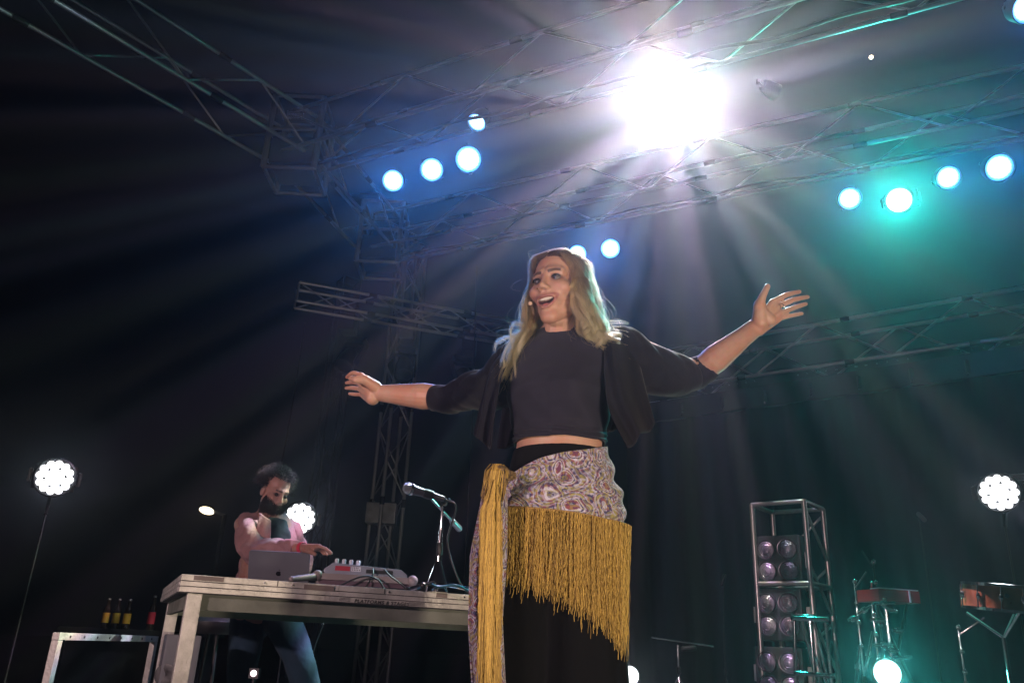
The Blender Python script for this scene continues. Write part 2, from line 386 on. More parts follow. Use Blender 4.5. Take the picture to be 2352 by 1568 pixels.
# the great white lamp
def moving_head(em, R, label, group, lens='lens', beads=None, lensmat=None, lit=True, name='moving_head_lamp'):
    t = thing(name, (0, 0, 0), label, 'moving head', group)
    q = MB(); q.lathe([(R*.2, .34), (R*.85, .32), (R*1.05, .2), (R*1.12, .05), (R*1.15, -.03), (R*1.05, -.04), (R*1.0, .0), (0, .0)], n=32); q.build('head', M_black, t, local=True)
    q = MB()
    for s_ in (-1, 1): q.box((s_*R*1.3, 0, .22), (R*.22, R*.8, .4))
    q.box((0, 0, .44), (R*2.8, R*.9, .07)); q.build('yoke', M_black, t, local=True, bevel=.01, smooth=False)
    q = MB(); q.box((0, 0, .56), (R*2.4, R*1.6, .16)); q.build('base', M_black, t, local=True, bevel=.02, smooth=False)
    q = MB()
    for s_ in (-1, 1): q.lathe([(.022, -.03), (.038, -.03), (.038, .03), (.022, .03)], (s_*R*.7, 0, .7), (0, 1, 0), 16); q.box((s_*R*.7, 0, .65), (.03, .05, .05))
    q.build('clamp', M_chrome, t, local=True)
    if beads:
        bm_ = None
        for n, rr in beads[0]:
            for k in range(n):
                a = 2*PI*k/n+rr*5
                if bm_ is None:
                    q = MB(); q.ball((0, 0, 0), (beads[1], beads[1], beads[1]*.5), n=14, m=8); o = q.build(lens, em, t, local=True); bm_ = o.data
                else: o = bpy.data.objects.new(lens, bm_); link(o, t)
                o.location = (rr*math.cos(a), rr*math.sin(a), -.02)
    else:
        q = MB(); q.lathe([(0.0, -.03), (R*.6, -.022), (R*.95, -.005)], n=32); q.build(lens, em, t, local=True)
    return t
PB = Z(1535, 240, lampZ)
big = moving_head(E_big, .15, 'great blinding white lamp hanging from the front truss', None)
orient(big, PB, aim_cam(PB))
L = spot('beam', None, None, P_BIG, (.95, .90, 1.), 172, .6, .03, big, (0, 0, -.07)); 
# added beam pattern echoing lens-flare streaks: broken radial slots with slightly split colours
ld = L.data; ld.use_nodes = True; ln = ld.node_tree; em = ln.nodes['Emission']
gi = ln.nodes.new('ShaderNodeNewGeometry'); nv = ln.nodes.new('ShaderNodeVectorMath'); nv.operation = 'NORMALIZE'; cb = ln.nodes.new('ShaderNodeCombineXYZ')
bpy.context.view_layer.update(); bq = big.matrix_world.to_3x3()
for i_ in range(2):
    dt = ln.nodes.new('ShaderNodeVectorMath'); dt.operation = 'DOT_PRODUCT'; dt.inputs[1].default_value = bq.col[i_]; ln.links.new(gi.outputs['Incoming'], dt.inputs[0]); ln.links.new(dt.outputs['Value'], cb.inputs[i_])
ln.links.new(cb.outputs[0], nv.inputs[0])
def flare_streak(scale, lo, hi, a, b, det=3):
    n = ln.nodes.new('ShaderNodeTexNoise'); n.inputs['Scale'].default_value = scale; n.inputs['Detail'].default_value = det; n.inputs['Roughness'].default_value = .6
    ln.links.new(nv.outputs[0], n.inputs['Vector']); r = ln.nodes.new('ShaderNodeMapRange'); r.inputs[1].default_value = lo; r.inputs[2].default_value = hi; r.inputs[3].default_value = a; r.inputs[4].default_value = b
    ln.links.new(n.outputs['Fac'], r.inputs[0]); return n, r
n1, r1 = flare_streak(24, .43, .60, .06, 2.6, 6); n2, r2 = flare_streak(16, .3, .7, 0, 1, 2)
hsv = ln.nodes.new('ShaderNodeMix'); hsv.data_type = 'RGBA'; hsv.inputs[0].default_value = .35
hsv.inputs[6].default_value = (1., .96, .94, 1); ch_ = ln.nodes.new('ShaderNodeCombineColor'); ch_.mode = 'HSV'; ch_.inputs[1].default_value = .75; ch_.inputs[2].default_value = 1.2; m3 = ln.nodes.new('ShaderNodeMath'); m3.operation = 'MULTIPLY'; m3.inputs[1].default_value = 4.; ln.links.new(n2.outputs['Fac'], m3.inputs[0]); m4 = ln.nodes.new('ShaderNodeMath'); m4.operation = 'FRACT'; ln.links.new(m3.outputs[0], m4.inputs[0]); ln.links.new(m4.outputs[0], ch_.inputs[0]); ln.links.new(ch_.outputs[0], hsv.inputs[7])
ln.links.new(hsv.outputs[2], em.inputs['Color']); ln.links.new(r1.outputs[0], em.inputs['Strength'])
# starry teal lamp
PT = Z(2065, 460, lampZ); tl = moving_head(E_teal, .12, 'starry glaring teal lamp in the rear row at right', None)
orient(tl, PT, aim_cam(PT, -.5, .3, .2)); spot('beam', None, None, P_TEAL, (.02, .85, .62), 150, 1, .08, tl, (0, 0, -.07))
# low clusters of big white leds
RINGS = ([(1, 0), (6, .06), (12, .117)], .033)
lowg = 'moving heads with clusters of white leds'
cl = moving_head(E_white, .15, '', lowg, beads=RINGS, name='led_moving_head')
for k, (px, py, Y, scl, lab, off) in enumerate([(126, 1096, 6.6, .93, 'white led cluster lamp glowing alone at the left edge', (0, 0, 0)), (688, 1190, 7.0, .85, 'white led cluster lamp glowing behind the bearded player', (.8, 0, 0)), (2295, 1130, 6.8, 1.0, 'white led cluster lamp under a cyan hood at the right edge', (-1., 0, -.6))]):
    P = W(px, py, Y); o = place(cl, P, aim_cam(P, *off), lab, first=(k == 0), scale=scl)
    spot('beam', None, None, P_LED, (.8, .88, 1.), 100, 1, .1, o, (0, 0, -.08))
    st = thing('lamp_stand', [P[0], P[1], -1.1 if k == 0 else 0], ['slim dark stand under the left edge led cluster', 'slim dark stand behind the bearded player', 'slim dark stand under the right edge led cluster'][k], 'lamp stand', 'stands under the led clusters')
    d = aim_cam(P, *off); top = P-d*.5*scl
    rod('pole', [P[0], P[1], ORG[st.name][2]], [P[0], P[1], P[2]-.3], .008, M_black, st); rod('arm', [P[0], P[1], P[2]-.3], top, .014, M_black, st)
# dark moving heads under the low truss
dk = moving_head(M_lens, .13, '', 'dark moving heads under the low truss', name='dark_moving_head')
for k, (px, lab, aim) in enumerate([(805, 'unlit moving head hanging under the left end of the low truss', (-.2, -.7, -1)), (938, 'unlit moving head hanging under the middle of the low truss', (.1, -.6, -1)), (1080, 'unlit moving head hanging nearest the singer\'s hair', (.3, -.6, -1.)), ]):
    P = Z(px, 700+ (px-687)*.18, hA[2])+[0, 0, -.85]; place(dk, P, nrm(aim), lab, first=(k == 0), scale=1.0)
    h = thing('lamp_hanger', P+[0, 0, .62], ['black bracket holding the left unlit moving head', 'black bracket holding the middle unlit moving head', 'black bracket holding the unlit moving head by the hair'][k], 'bracket', 'brackets on the low truss')
    q = MB(); q.box(P+[0, .0, .75], (.22, .34, .42)); q.build('plate', M_black, h, smooth=False, bevel=.01)
# small bulbs
P = Z(2001, 132, RZ-.3); q = MB(); q.ball(P, .017); o = q.build('small_bulb', E_warm, None, smooth='full'); tag(o, 'tiny warm bulb glinting high above the rear truss', 'bulb')
P = W(475, 1172, 22); t = thing('street_lamp', [P[0]+.4, P[1], -1.1], 'distant warm street lamp glowing left of the bearded player', 'street lamp')
rod('pole', [P[0]+.5, P[1], -1.1], [P[0]+.5, P[1], P[2]-.1], .06, M_black, t); rod('arm', [P[0]+.5, P[1], P[2]-.1], [P[0]+.12, P[1], P[2]], .035, M_alu, t)
q = MB(); q.ball(P, (.21, .14, .1), Matrix.Rotation(.2, 3, 'Y')); q.build('lamp_head', E_warm, t)
# floor lamps at lower right
for (px, py, Y, r, lab, em_) in [(1446, 1551, 6.5, .07, 'round white lamp low on the stage beside the trousers', E_white), (2038, 1545, 5.6, .085, 'glaring teal-white lamp low among the drum stands', E_teal)]:
    P = W(px, py, Y); t = thing('floor_lamp', P, lab, 'floor lamp', 'lamps low on the stage')
    d = aim_cam(P, 0, 0, 0); q = MB(); q.lathe([(r*.5, .14), (r*1.1, .1), (r*1.15, -.01), (r, -.01), (r*.98, .004), (0, .004)], P, -d, 28); q.build('housing', M_black, t)
    q = MB(); q.lathe([(0, 0), (r*.97, .003)], P+d*.0, -d, 28); q.build('lens', em_, t)
    rod('post', [P[0], P[1]+.08, 0], [P[0], P[1]+.08, P[2]-r], .015, M_black, t)
    bo = spot('beam', None, None, 8 if em_ is E_white else 75, (.8, .95, 1) if em_ is E_white else (.1, .9, .75), 110 if em_ is E_white else 158, 1, .06, t, (0, 0, 0)); orient(bo, d*.04, d)
# ------------------------------------------------------------------ added unseen lamps standing in for whatever lights the faces
FRG = 'added front lamps out of view in the pit'
def added_front_lamp(P, T, power, col, size, label, r=.09):
    P = np.array(P, float); T = np.array(T, float); d = nrm(T-P); t = thing('added_front_lamp', P, label, 'front lamp', FRG)
    q = MB(); q.lathe([(r*.4, .2), (r, .16), (r*1.1, -.02), (r*.95, -.02), (r*.93, .02), (0, .02)], P, -d, 24); q.build('housing', M_black, t)
    rod('pole', [P[0], P[1]+(.1 if d[1] > 0 else 0)*0, -1.1], P-d*.1, .018, M_black, t)
    o = spot('beam', None, None, power, col, size, .8, r*.8, t, (0, 0, 0)); orient(o, d*.03, d)
added_front_lamp((1.5, -.9, .25), (.15, 2.0, 1.15), P_FRONT, (1., .79, .60), 40, 'added warm front lamp low in the pit, right of the photographer')
added_front_lamp((-3.2, -1.4, 1.5), (-.55, 3.4, 1.0), P_FRONT*1.5, (1., .70, .72), 48, 'added pinkish front lamp on a pole, left of the photographer')
# ------------------------------------------------------------------ big deck table
T0 = W(418, 1317, 3.2); e1 = nrm([.912, .41, 0]); e2 = np.array([-e1[1], e1[0], 0]); TL, TD = 1.87, 1.3; TT = T0[2]; TH = .072
Rt = np.stack([e1, e2, [0, 0, 1]], 1)
tb = thing('deck_table', [T0[0], T0[1], 0], 'large worn aluminium stage-deck table carrying laptop and mixer', 'table')
def tp_(u, v, z): return T0+e1*u+e2*v+np.array([0, 0, z])
M_ply = mat('ply_underside', (.16, .17, .14), .75, 0, .2, 30, .3)
M_groove = mat('groove_dark', (.05, .048, .045), .7)
M_tape = mat('grey_tape', (.22, .18, .16), .75, 0, .2, 60, .2)
q = MB(); q.box(tp_(TL/2, TD/2, -.012), (TL-.05, TD-.05, .018), Rt); q.build('top_panel', M_black, tb, smooth=False)
q = MB(); q.box(tp_(TL/2, TD/2, -.035), (TL-.07, TD-.07, .016), Rt); q.build('underside_panel', M_ply, tb, smooth=False)
for (u0, v0, u1, v1) in ((0, 0, TL, 0), (0, TD, TL, TD), (0, 0, 0, TD), (TL, 0, TL, TD)):
    along = e1 if v0 == v1 else e2; L = TL if v0 == v1 else TD; nrmv = (-e2 if v0 == 0 else e2) if v0 == v1 else (-e1 if u0 == 0 else e1)
    c = tp_((u0+u1)/2, (v0+v1)/2, 0); R_ = np.stack([along, nrmv, [0, 0, 1]], 1); L2 = L-(0.0 if v0 == v1 else .066)
    q = MB()
    for zc, h, pr in ((-.011, .022, .0), (-.0335, .017, .002), (-.0545, .019, .004)):
        q.box(c+nrmv*(pr/2-.015)+np.array([0, 0, zc]), (L2, .03+pr, h), R_)
    q.build('edge_rail', M_alu_deck, tb, smooth=False, bevel=.0015)
    q = MB(); q.box(c+nrmv*-.017+np.array([0, 0, -.034]), (L2-.004, .026, .066), R_); q.build('groove', M_groove, tb, smooth=False)
    q = MB(); q.box(c-nrmv*.045+np.array([0, 0, -.095]), (L2-.1, .02, .06), R_); q.build('under_beam', M_ply, tb, smooth=False)
def strip(u, w, z, h, name, m, pr=.003):
    q = MB(); q.box(tp_(u, -pr/2+.0, z), (w, pr, h), Rt); return q.build(name, m, tb, smooth=False)
strip(.10, .11, -.011, .017, 'tape', M_tape); strip(.525, .12, -.016, .02, 'tape', M_tape, .006); strip(1.055, .05, -.011, .018, 'tape', M_tape)
strip(.36, .003, -.011, .02, 'seam', M_groove); strip(.80, .003, -.011, .02, 'seam', M_groove)
for u in (.31, .42, .47, .82, 1.16): 
    q = MB(); q.lathe([(0, .004), (.0045, .004), (.005, 0)], tp_(u, -.0, -.012), -e2, 10); q.build('rivet', M_chrome, tb)
strip(.58, 1.12, -.066, .004, 'worn_edge', mat('worn_black', (.03, .03, .03), .8), .009)
# legs
for (u, v) in ((.06, .035), (.06, TD-.05), (TL-.07, .05), (TL-.07, TD-.06)):
    b = tp_(u, v, -.06); q = MB(); q.box([b[0], b[1], b[2]/2], (.055, .055, b[2]), Rt); q.build('leg', M_alu_deck, tb, smooth=False, bevel=.004)
# lettering
fc = bpy.data.curves.new('lettering', 'FONT'); fc.body = 'PLATFORMS & STAGES'; fc.size = .021; fc.extrude = .0006; fc.space_character = 1.15; fc.shear = .15; fc.offset = .0004
to = bpy.data.objects.new('tmp', fc); COL.objects.link(to); bpy.context.view_layer.update()
me = bpy.data.meshes.new_from_object(to.evaluated_get(bpy.context.evaluated_depsgraph_get())); bpy.data.objects.remove(to)
me.materials.clear(); me.materials.append(M_groove); lt = bpy.data.objects.new('lettering', me); link(lt, tb)
wd = max(v.co.x for v in me.vertices); u0 = .675
lt.matrix_local = Matrix.Translation(Vector(tp_(u0, -.0065, -.063)-ORG[tb.name])) @ Matrix(((e1[0], 0, -e2[0], 0), (e1[1], 0, -e2[1], 0), (0, 1, 0, 0), (0, 0, 0, 1))) @ Matrix.Diagonal((.235/wd, .9, 1, 1))
for zc in (.004, .009, .014):
    q = MB(); q.box(tp_(.945, -.006, -.063+zc), (.07, .002, .0018), Rt); q.build('printed_line', M_groove, tb, smooth=False); q = MB(); q.box(tp_(.635, -.006, -.063+zc), (.045, .002, .0018), Rt); q.build('printed_line', M_groove, tb, smooth=False)
# ------------------------------------------------------------------ laptop
M_lap = mat('laptop_grey', (.27, .27, .30), .42, .6, 0, var=.04)
def onT(px, Y, dz=0.): # point on the table at a pixel column and distance
    P = W(px, 1340, Y); return np.array([P[0], P[1], TT+dz])
lp = onT(640, 4.3); lt_ = thing('laptop', lp, 'grey laptop seen from behind, open on the table', 'laptop')
le = nrm([1, .06, 0]); ln_ = np.array([-le[1], le[0], 0]); tilt = math.radians(24); upv = nrm(np.array([0, 0, 1])*math.cos(tilt)-ln_*math.sin(tilt)); nb = np.cross(le, upv)
def rrect(w, h, r, n=6):
    P = []
    for cx, cy, a0 in ((w/2-r, h-r, 0), (-w/2+r, h-r, 90), (-w/2+r, r, 180), (w/2-r, r, 270)):
        for k in range(n+1): a = math.radians(a0+90*k/n); P.append((cx+r*math.cos(a), cy+r*math.sin(a)))
    return np.array(P)
def prism(P2, o, ax, ay, th, mb):
    n = len(P2); az = np.cross(ax, ay); A = [o+ax*x+ay*y+az*th/2 for x, y in P2]; B_ = [o+ax*x+ay*y-az*th/2 for x, y in P2]
    mb.add(A+B_, [tuple(range(n)), tuple(range(n, 2*n))[::-1]]+[(i, (i+1) % n, n+(i+1) % n, n+i) for i in range(n)]); return mb
prism(rrect(.305, .20, .012), lp+[0, 0, .016], le, upv, .006, MB()).build('screen_lid', M_lap, lt_, smooth=False)
prism(rrect(.305, .21, .012), lp+[0, 0, .008]+ln_*.0, le, ln_, .014, MB()).build('keyboard_base', M_lap, lt_, smooth=False)
# emblem: small fruit outline with a bite and a leaf
em2 = []
for k in range(40):
    a = 2*PI*k/40; r_ = .0125*(1+.07*math.cos(2*a)-.10*math.exp(-((a-PI/2)/.28)**2)-.07*math.exp(-((a-3*PI/2)/.25)**2))
    x, y = r_*math.cos(a), r_*math.sin(a)*1.05
    dd = math.hypot(x-.0155, y-.0015)
    if dd < .0065: s_ = .0065/max(dd, 1e-5); x, y = .0155+(x-.0155)*s_, .0015+(y-.0015)*s_
    em2.append((x, y))
oc = lp+[0, 0, .016]+upv*.085-ln_*.0045
prism(em2, oc, le, upv, .001, MB()).build('emblem', mat('emblem_dark', (.03, .03, .035), .15, .6), lt_, smooth=False)
lf = [(.001+.007*math.sin(t)*.38+.0045*(1-math.cos(t))*.3, .0145+.0042*(1-math.cos(t))) for t in np.linspace(0, PI, 8)]+[(.0015-.004*math.sin(t)*.3+.0025, .0145+.0042*(1+math.cos(t))) for t in np.linspace(0, PI, 8)[1:-1]]
prism(lf, oc, le, upv, .001, MB()).build('emblem_leaf', MATS['emblem_dark'], lt_, smooth=False)
# ------------------------------------------------------------------ flight case and mixer
cc = onT(838, 3.9); fcs = thing('flight_case', cc, 'shallow grey flight case with ball corners under the mixer', 'flight case')
ce = nrm([1, .16, 0]); cn = np.array([-ce[1], ce[0], 0]); Rc = np.stack([ce, cn, [0, 0, 1]], 1)
M_case = mat('case_grey', (.30, .26, .25), .55, .2, .15, 60, .15); M_lam = mat('case_laminate', (.12, .07, .09), .5)
q = MB(); q.box(cc+[0, 0, .036], (.40, .3, .036), Rc); q.build('case_body', M_lam, fcs, smooth=False)
q = MB()
for v in (-.15, .15):
    for z in (.052,): q.box(cc+cn*v+[0, 0, z], (.43, .022, .028), Rc)
for u in (-.2, .2): q.box(cc+ce*u+[0, 0, .052], (.022, .30, .0282), Rc)
q.build('edge_rail', M_case, fcs, smooth=False, bevel=.003)
for u in (-.21, .21):
    for v in (-.15, .15):
        q = MB(); q.ball(cc+ce*u+cn*v+[0, 0, .054], .024); q.build('corner_ball', M_case, fcs)
        q = MB(); q.box(cc+ce*u*.97+cn*v*.97+[0, 0, .009], (.035, .035, .018), Rc); q.build('foot', M_case, fcs, smooth=False, bevel=.004)
q = MB(); q.capsule(cc+ce*-.21-cn*.15+[0, 0, .05], cc+ce*-.31-cn*.26+[0, 0, .025], .016, .012); q.build('open_latch', M_case, fcs)
mxp = cc+[0, 0, .067]; mx = thing('mixer', mxp, 'small grey mixing desk with knobs and red stripe on the flight case', 'mixer')
M_mix = mat('mixer_grey', (.30, .32, .38), .45, .3); M_red = mat('label_red', (.45, .03, .06), .5); M_wht = mat('label_white', (.7, .7, .75), .5)
prof = [(-.185, 0), (.185, 0), (.185, .012), (.155, .034), (-.15, .048), (-.185, .02)]
mb = MB(); prism(prof, mxp, ce, np.array([0, 0, 1.]), .26, mb); mb.build('body', M_mix, mx, smooth=False, bevel=.003)
q = MB(); q.box(mxp-cn*.1315+ce*-.105+[0, 0, .025], (.066, .002, .02), Rc); q.build('red_panel', M_red, mx, smooth=False)
q = MB(); q.box(mxp-cn*.1315+ce*-.045+[0, 0, .025], (.042, .002, .02), Rc); q.build('white_panel', M_wht, mx, smooth=False)
q = MB()
for i in range(9): q.box(mxp-cn*.1325+ce*(-.06+.0075*(i % 5))+[0, 0, .021+.009*(i//5)], (.003, .001, .006), Rc)
q.build('printed_mark', M_groove, mx, smooth=False)
q = MB()
for k, h in enumerate((0, 1, 2, 3)): 
    pass
for k in range(4):
    b = mxp-cn*.10+ce*(-.135+.032*k)+[0, 0, .045-.001*k]; q = MB(); q.lathe([(.0, .024), (.007, .024), (.009, .02), (.009, .006), (.006, 0)], b, (0, 0, 1), 14); q.build('knob', M_wht, mx)
q = MB(); q.box(mxp-cn*.131+ce*.06+[0, 0, .018], (.12, .004, .016), Rc); q.build('socket_strip', M_black, mx, smooth=False)
# cables on the table
M_cab = mat('cable_rubber', (.02, .02, .022), .45)
def tcable(pts, lab, r=.004):
    cable('cable', pts, r, M_cab, lab)
A0 = mxp-cn*.135
tcable([A0+ce*.03+[0, 0, .03], A0+ce*.03-cn*.03+[0, 0, .0], A0+ce*.0-cn*.05+[0, 0, -.06], A0+ce*-.05-cn*.06+[0, 0, -.08]], 'black cable looping from the mixer sockets to the table')
tcable([A0+ce*.08+[0, 0, .03], A0+ce*.11-cn*.03+[0, 0, .0], A0+ce*.17-cn*.05+[0, 0, -.04], A0+ce*.21-cn*.05+[0, 0, -.082]], 'black cable trailing from the mixer past the case corner')
tcable([cc+ce*-.12-cn*.2+[0, 0, .006], cc+ce*-.02-cn*.2+[0, 0, .055], cc+ce*.05-cn*.2+[0, 0, .05], cc+ce*.09-cn*.2+[0, 0, .006]], 'black cable arching in front of the flight case')
tcable([onT(705, 3.8, .006), onT(715, 3.75, .05), onT(738, 3.75, .06), onT(752, 3.75, .006)], 'black cable arching between laptop and flight case')
# ------------------------------------------------------------------ microphone stand on the table
MP = onT(1004, 3.62); ms = thing('microphone_stand', MP, 'chrome boom microphone stand standing on the deck table', 'microphone stand')
j = W(1010, 1152, 3.62); jt = np.array([MP[0], MP[1], j[2]])
rod('pole', MP+[0, 0, .02], jt-[0, 0, .12], .0105, M_chrome, ms); rod('inner_pole', jt-[0, 0, .12], jt, .007, M_chrome, ms)
for z, r_ in ((.02, .02), (MP[2]*0+.15, .014)):
    q = MB(); q.lathe([(r_*.6, -.03), (r_, -.02), (r_, .02), (r_*.6, .03)], MP+[0, 0, z+.03]); q.build('collar', M_black, ms)
q = MB(); q.lathe([(.012, .13), (.02, .11), (.045, .03), (.05, .0), (0, 0)], MP); q.build('base_cone', M_chrome, ms)
for a in (0.3, 2.4, 4.5):
    d = np.array([math.cos(a), math.sin(a), 0]); q = MB(); q.tube([MP+[0, 0, .04], MP+d*.09+[0, 0, .03], MP+d*.2+[0, 0, .012]], .009, 8); q.build('leg', M_chrome, ms); q = MB(); q.ball(MP+d*.2+[0, 0, .012], .013); q.build('rubber_foot', M_black, ms)
bA = W(984, 1137, 3.5); bB = W(1054, 1213, 3.85)
q = MB(); q.lathe([(.012, -.022), (.019, -.018), (.019, .018), (.012, .022)], jt, (0, 1, 0)); q.build('clutch', M_black, ms)
q = MB(); q.capsule(jt+[.012, -.03, 0], jt+[.03, -.055, 0], .006, .009); q.build('wing_nut', M_black, ms)
rod('boom', bA, bB, .0075, M_chrome, ms); q = MB(); q.capsule(bB-(bB-bA)*.22, bB, .014, .016); q.build('counterweight', mat('satin_metal', (.5, .52, .55), .3, .9), ms)
m0 = W(938, 1121, 3.46); m1_ = W(1012, 1143, 3.5); mic = thing('microphone', m0, 'vocal microphone with silver grille clipped to the boom stand', 'microphone')
md = nrm(m1_-m0); q = MB(); q.ball(m0, (.025, .025, .025)); q.build('grille', mat('mic_grille', (.6, .6, .62), .35, .9, .8, 600), mic)
q = MB(); q.lathe([(.026, -.002), (.0265, .004), (.024, .01)], m0+md*.012, md); q.build('collar', M_chrome, mic)
q = MB(); q.lathe([(.0235, .018), (.02, .04), (.0155, .10), (.013, .135), (.0115, .16), (.0, .162)], m0, md); q.build('handle', mat('mic_body', (.09, .085, .10), .4, .5), mic)
q = MB(); q.lathe([(.02, -.02), (.021, 0), (.02, .02)], m0+md*.09, md); q.build('clip', M_black, mic)
e_ = m0+md*.165; cable('microphone_cable', [e_, e_+[.05, .02, -.03], W(1028, 1240, 3.66), W(1045, 1310, 3.66), onT(1068, 3.66, .02), onT(1095, 3.68, .008)], .0045, M_cab, 'black cable drooping from the vocal microphone to the table')
cable('cable', [onT(960, 3.56, .006), onT(985, 3.54, .025), onT(1010, 3.57, .02), onT(1050, 3.6, .03), onT(1085, 3.66, .006)], .005, mat('cable_blue', (.02, .10, .16), .4), 'bluish cable coiled round the foot of the microphone stand')
# ------------------------------------------------------------------ small deck with bottles at lower left
S0 = W(130, 1452, 3.7); S1 = Z(402, 1462, S0[2]); f1 = nrm(S1-S0); f2 = np.array([-f1[1], f1[0], 0]); sL = 1.15
sd = thing('metal_barrier', [S0[0], S0[1], -1.1], 'low riveted aluminium barrier rail at the lower left corner', 'barrier')
Rs = np.stack([f1, f2, [0, 0, 1]], 1)
q = MB(); q.box(S0+f1*sL/2-[0, 0, .014], (sL, .03, .03), Rs); q.build('top_rail', M_alu_deck, sd, smooth=False, bevel=.002)
q = MB(); q.box([(S0+f1*sL/2)[0], (S0+f1*sL/2)[1], -.7], (sL-.06, .025, .03), Rs); q.build('lower_rail', M_alu_deck, sd, smooth=False, bevel=.002)
for u in (.02, sL-.02):
    b = S0+f1*u; q = MB(); q.box([b[0], b[1], (b[2]-.03-1.1)/2], (.04, .03, b[2]-.03+1.1), Rs); q.build('post', M_alu_deck, sd, smooth=False, bevel=.003)
for u in np.linspace(.1, sL-.1, 8): 
    q = MB(); q.lathe([(0, .003), (.005, .003), (.006, 0)], S0+f1*u-[0, 0, .014]-f2*.015, -f2, 8); q.build('rivet', M_groove, sd)
# far bar counter with bottles
bc0 = W(225, 1441, 7.6); bct = thing('bar_counter', [bc0[0], 7.6, -1.1], 'dark counter beyond the barrier with dim bottles on it', 'counter')
q = MB(); q.box([bc0[0]+.35, 7.75, bc0[2]-.02], (1.3, .5, .04)); q.build('counter_top', M_black, bct, smooth=False, bevel=.004)
q = MB(); q.box([bc0[0]+.35, 7.78, (bc0[2]-.04-1.1)/2], (1.2, .4, bc0[2]-.04+1.1)); q.build('counter_base', M_black, bct, smooth=False)
M_bglass = mat('bottle_glass', (.018, .008, .003), .08, 0, coat=1.); M_amber = mat('amber_label', (.75, .42, .03), .45); M_rlab = mat('bottle_red_label', (.6, .03, .04), .5); M_cap = mat('bottle_cap', (.5, .5, .55), .3, .8)
for k, (px, lab, lm) in enumerate([(238, 'dark bottle with amber label, leftmost on the far counter', M_amber), (262, 'dark bottle with amber label, middle of the three on the far counter', M_amber), (287, 'dark bottle with amber label, right one of the three', M_amber), (343, 'dark bottle with red label near the deck table leg', M_rlab)]):
    P = W(px, 1441, 7.62); P[2] = bc0[2]; h = .25 if k < 3 else .29; t = thing('bottle', P, lab, 'bottle', 'bottles on the far counter')
    q = MB(); q.lathe([(0, 0), (.03, 0), (.032, .01), (.032, h*.58), (.026, h*.68), (.013, h*.78), (.012, h*.97), (0, h*.97)], P, n=20); q.build('glass_body', M_bglass, t)
    q = MB(); q.lathe([(.0325, h*.18), (.0328, h*.2), (.0328, h*.5), (.0325, h*.52)], P, n=20); q.build('label_band', lm, t)
    q = MB(); q.lathe([(.014, h*.95), (.015, h*.96), (.014, h*1.01), (0, h*1.01)], P, n=14); q.build('cap', M_cap, t)
# dark case between the table legs and a round stool behind them
P = W(412, 1500, 4.3); t = thing('speaker_box', [P[0], P[1], 0], 'dim grey upright box just behind the front table leg', 'speaker box')
q = MB(); q.box([P[0], P[1], .3], (.16, .25, .6), Rt); q.build('cabinet', mat('box_grey', (.16, .16, .19), .6, var=.1), t, smooth=False, bevel=.01)
q = MB(); q.lathe([(.04, 0), (.05, .01), (.03, .012), (.0, .006)], [P[0], P[1]-.13, .42], (0, -1, 0), 20); q.build('driver', M_black, t)
P = W(495, 1412, 5.3); t = thing('stool', [P[0], P[1], 0], 'dark round stool beneath the table beside the player', 'stool')
q = MB(); q.lathe([(0, -.05), (.17, -.05), (.19, -.02), (.19, .02), (.16, .045), (0, .05)], [P[0], P[1], P[2]-.06], n=32); q.build('seat', M_black, t)
for a in (.5, 2.1, 3.7, 5.3): rod('leg', [P[0]+.1*math.cos(a), P[1]+.1*math.sin(a), P[2]-.1], [P[0]+.2*math.cos(a), P[1]+.2*math.sin(a), 0], .012, M_black, t)
# ------------------------------------------------------------------ blinder tower at right
b0 = W(1727, 1159, 6.6); b1 = Z(1846, 1150, b0[2]); be = nrm(b1-b0); bn = np.array([-be[1], be[0], 0]); bw = np.linalg.norm(b1-b0)
M_tw = mat('tower_metal', (.5, .47, .45), .3, .9, .1, 60, .2)
t = thing('lamp_tower', [b0[0], b0[1], 0], 'open metal frame tower holding unlit round lamps', 'lamp tower')
for u in (0, bw):
    for v in (0, .42): P = b0+be*u+bn*v; rod('post', [P[0], P[1], 0], P, .021, M_tw, t)
for z in (0, -.62, -1.35):
    for (a, b) in (((0, 0), (bw, 0)), ((0, .42), (bw, .42)), ((0, 0), (0, .42)), ((bw, 0), (bw, .42))):
        rod('rail', b0+be*a[0]+bn*a[1]+[0, 0, z], b0+be*b[0]+bn*b[1]+[0, 0, z], .019, M_tw, t)
for k in range(4):
    z0, z1 = -.05-.42*k, -.42-.42*k
    rod('brace', b0+be*bw+bn*0+[0, 0, z0], b0+be*bw+bn*.42+[0, 0, z1], .012, M_tw, t); rod('brace', b0+bn*.42+[0, 0, z1], b0+be*bw+bn*.42+[0, 0, z0], .012, M_tw, t)
M_gl = mat('lamp_glass', (.17, .145, .18), .22, .5, .5, 90, .4, coat=.5); M_ring = mat('lamp_ring', (.12, .10, .12), .3, .7)
ringm = refm = bulbm = None
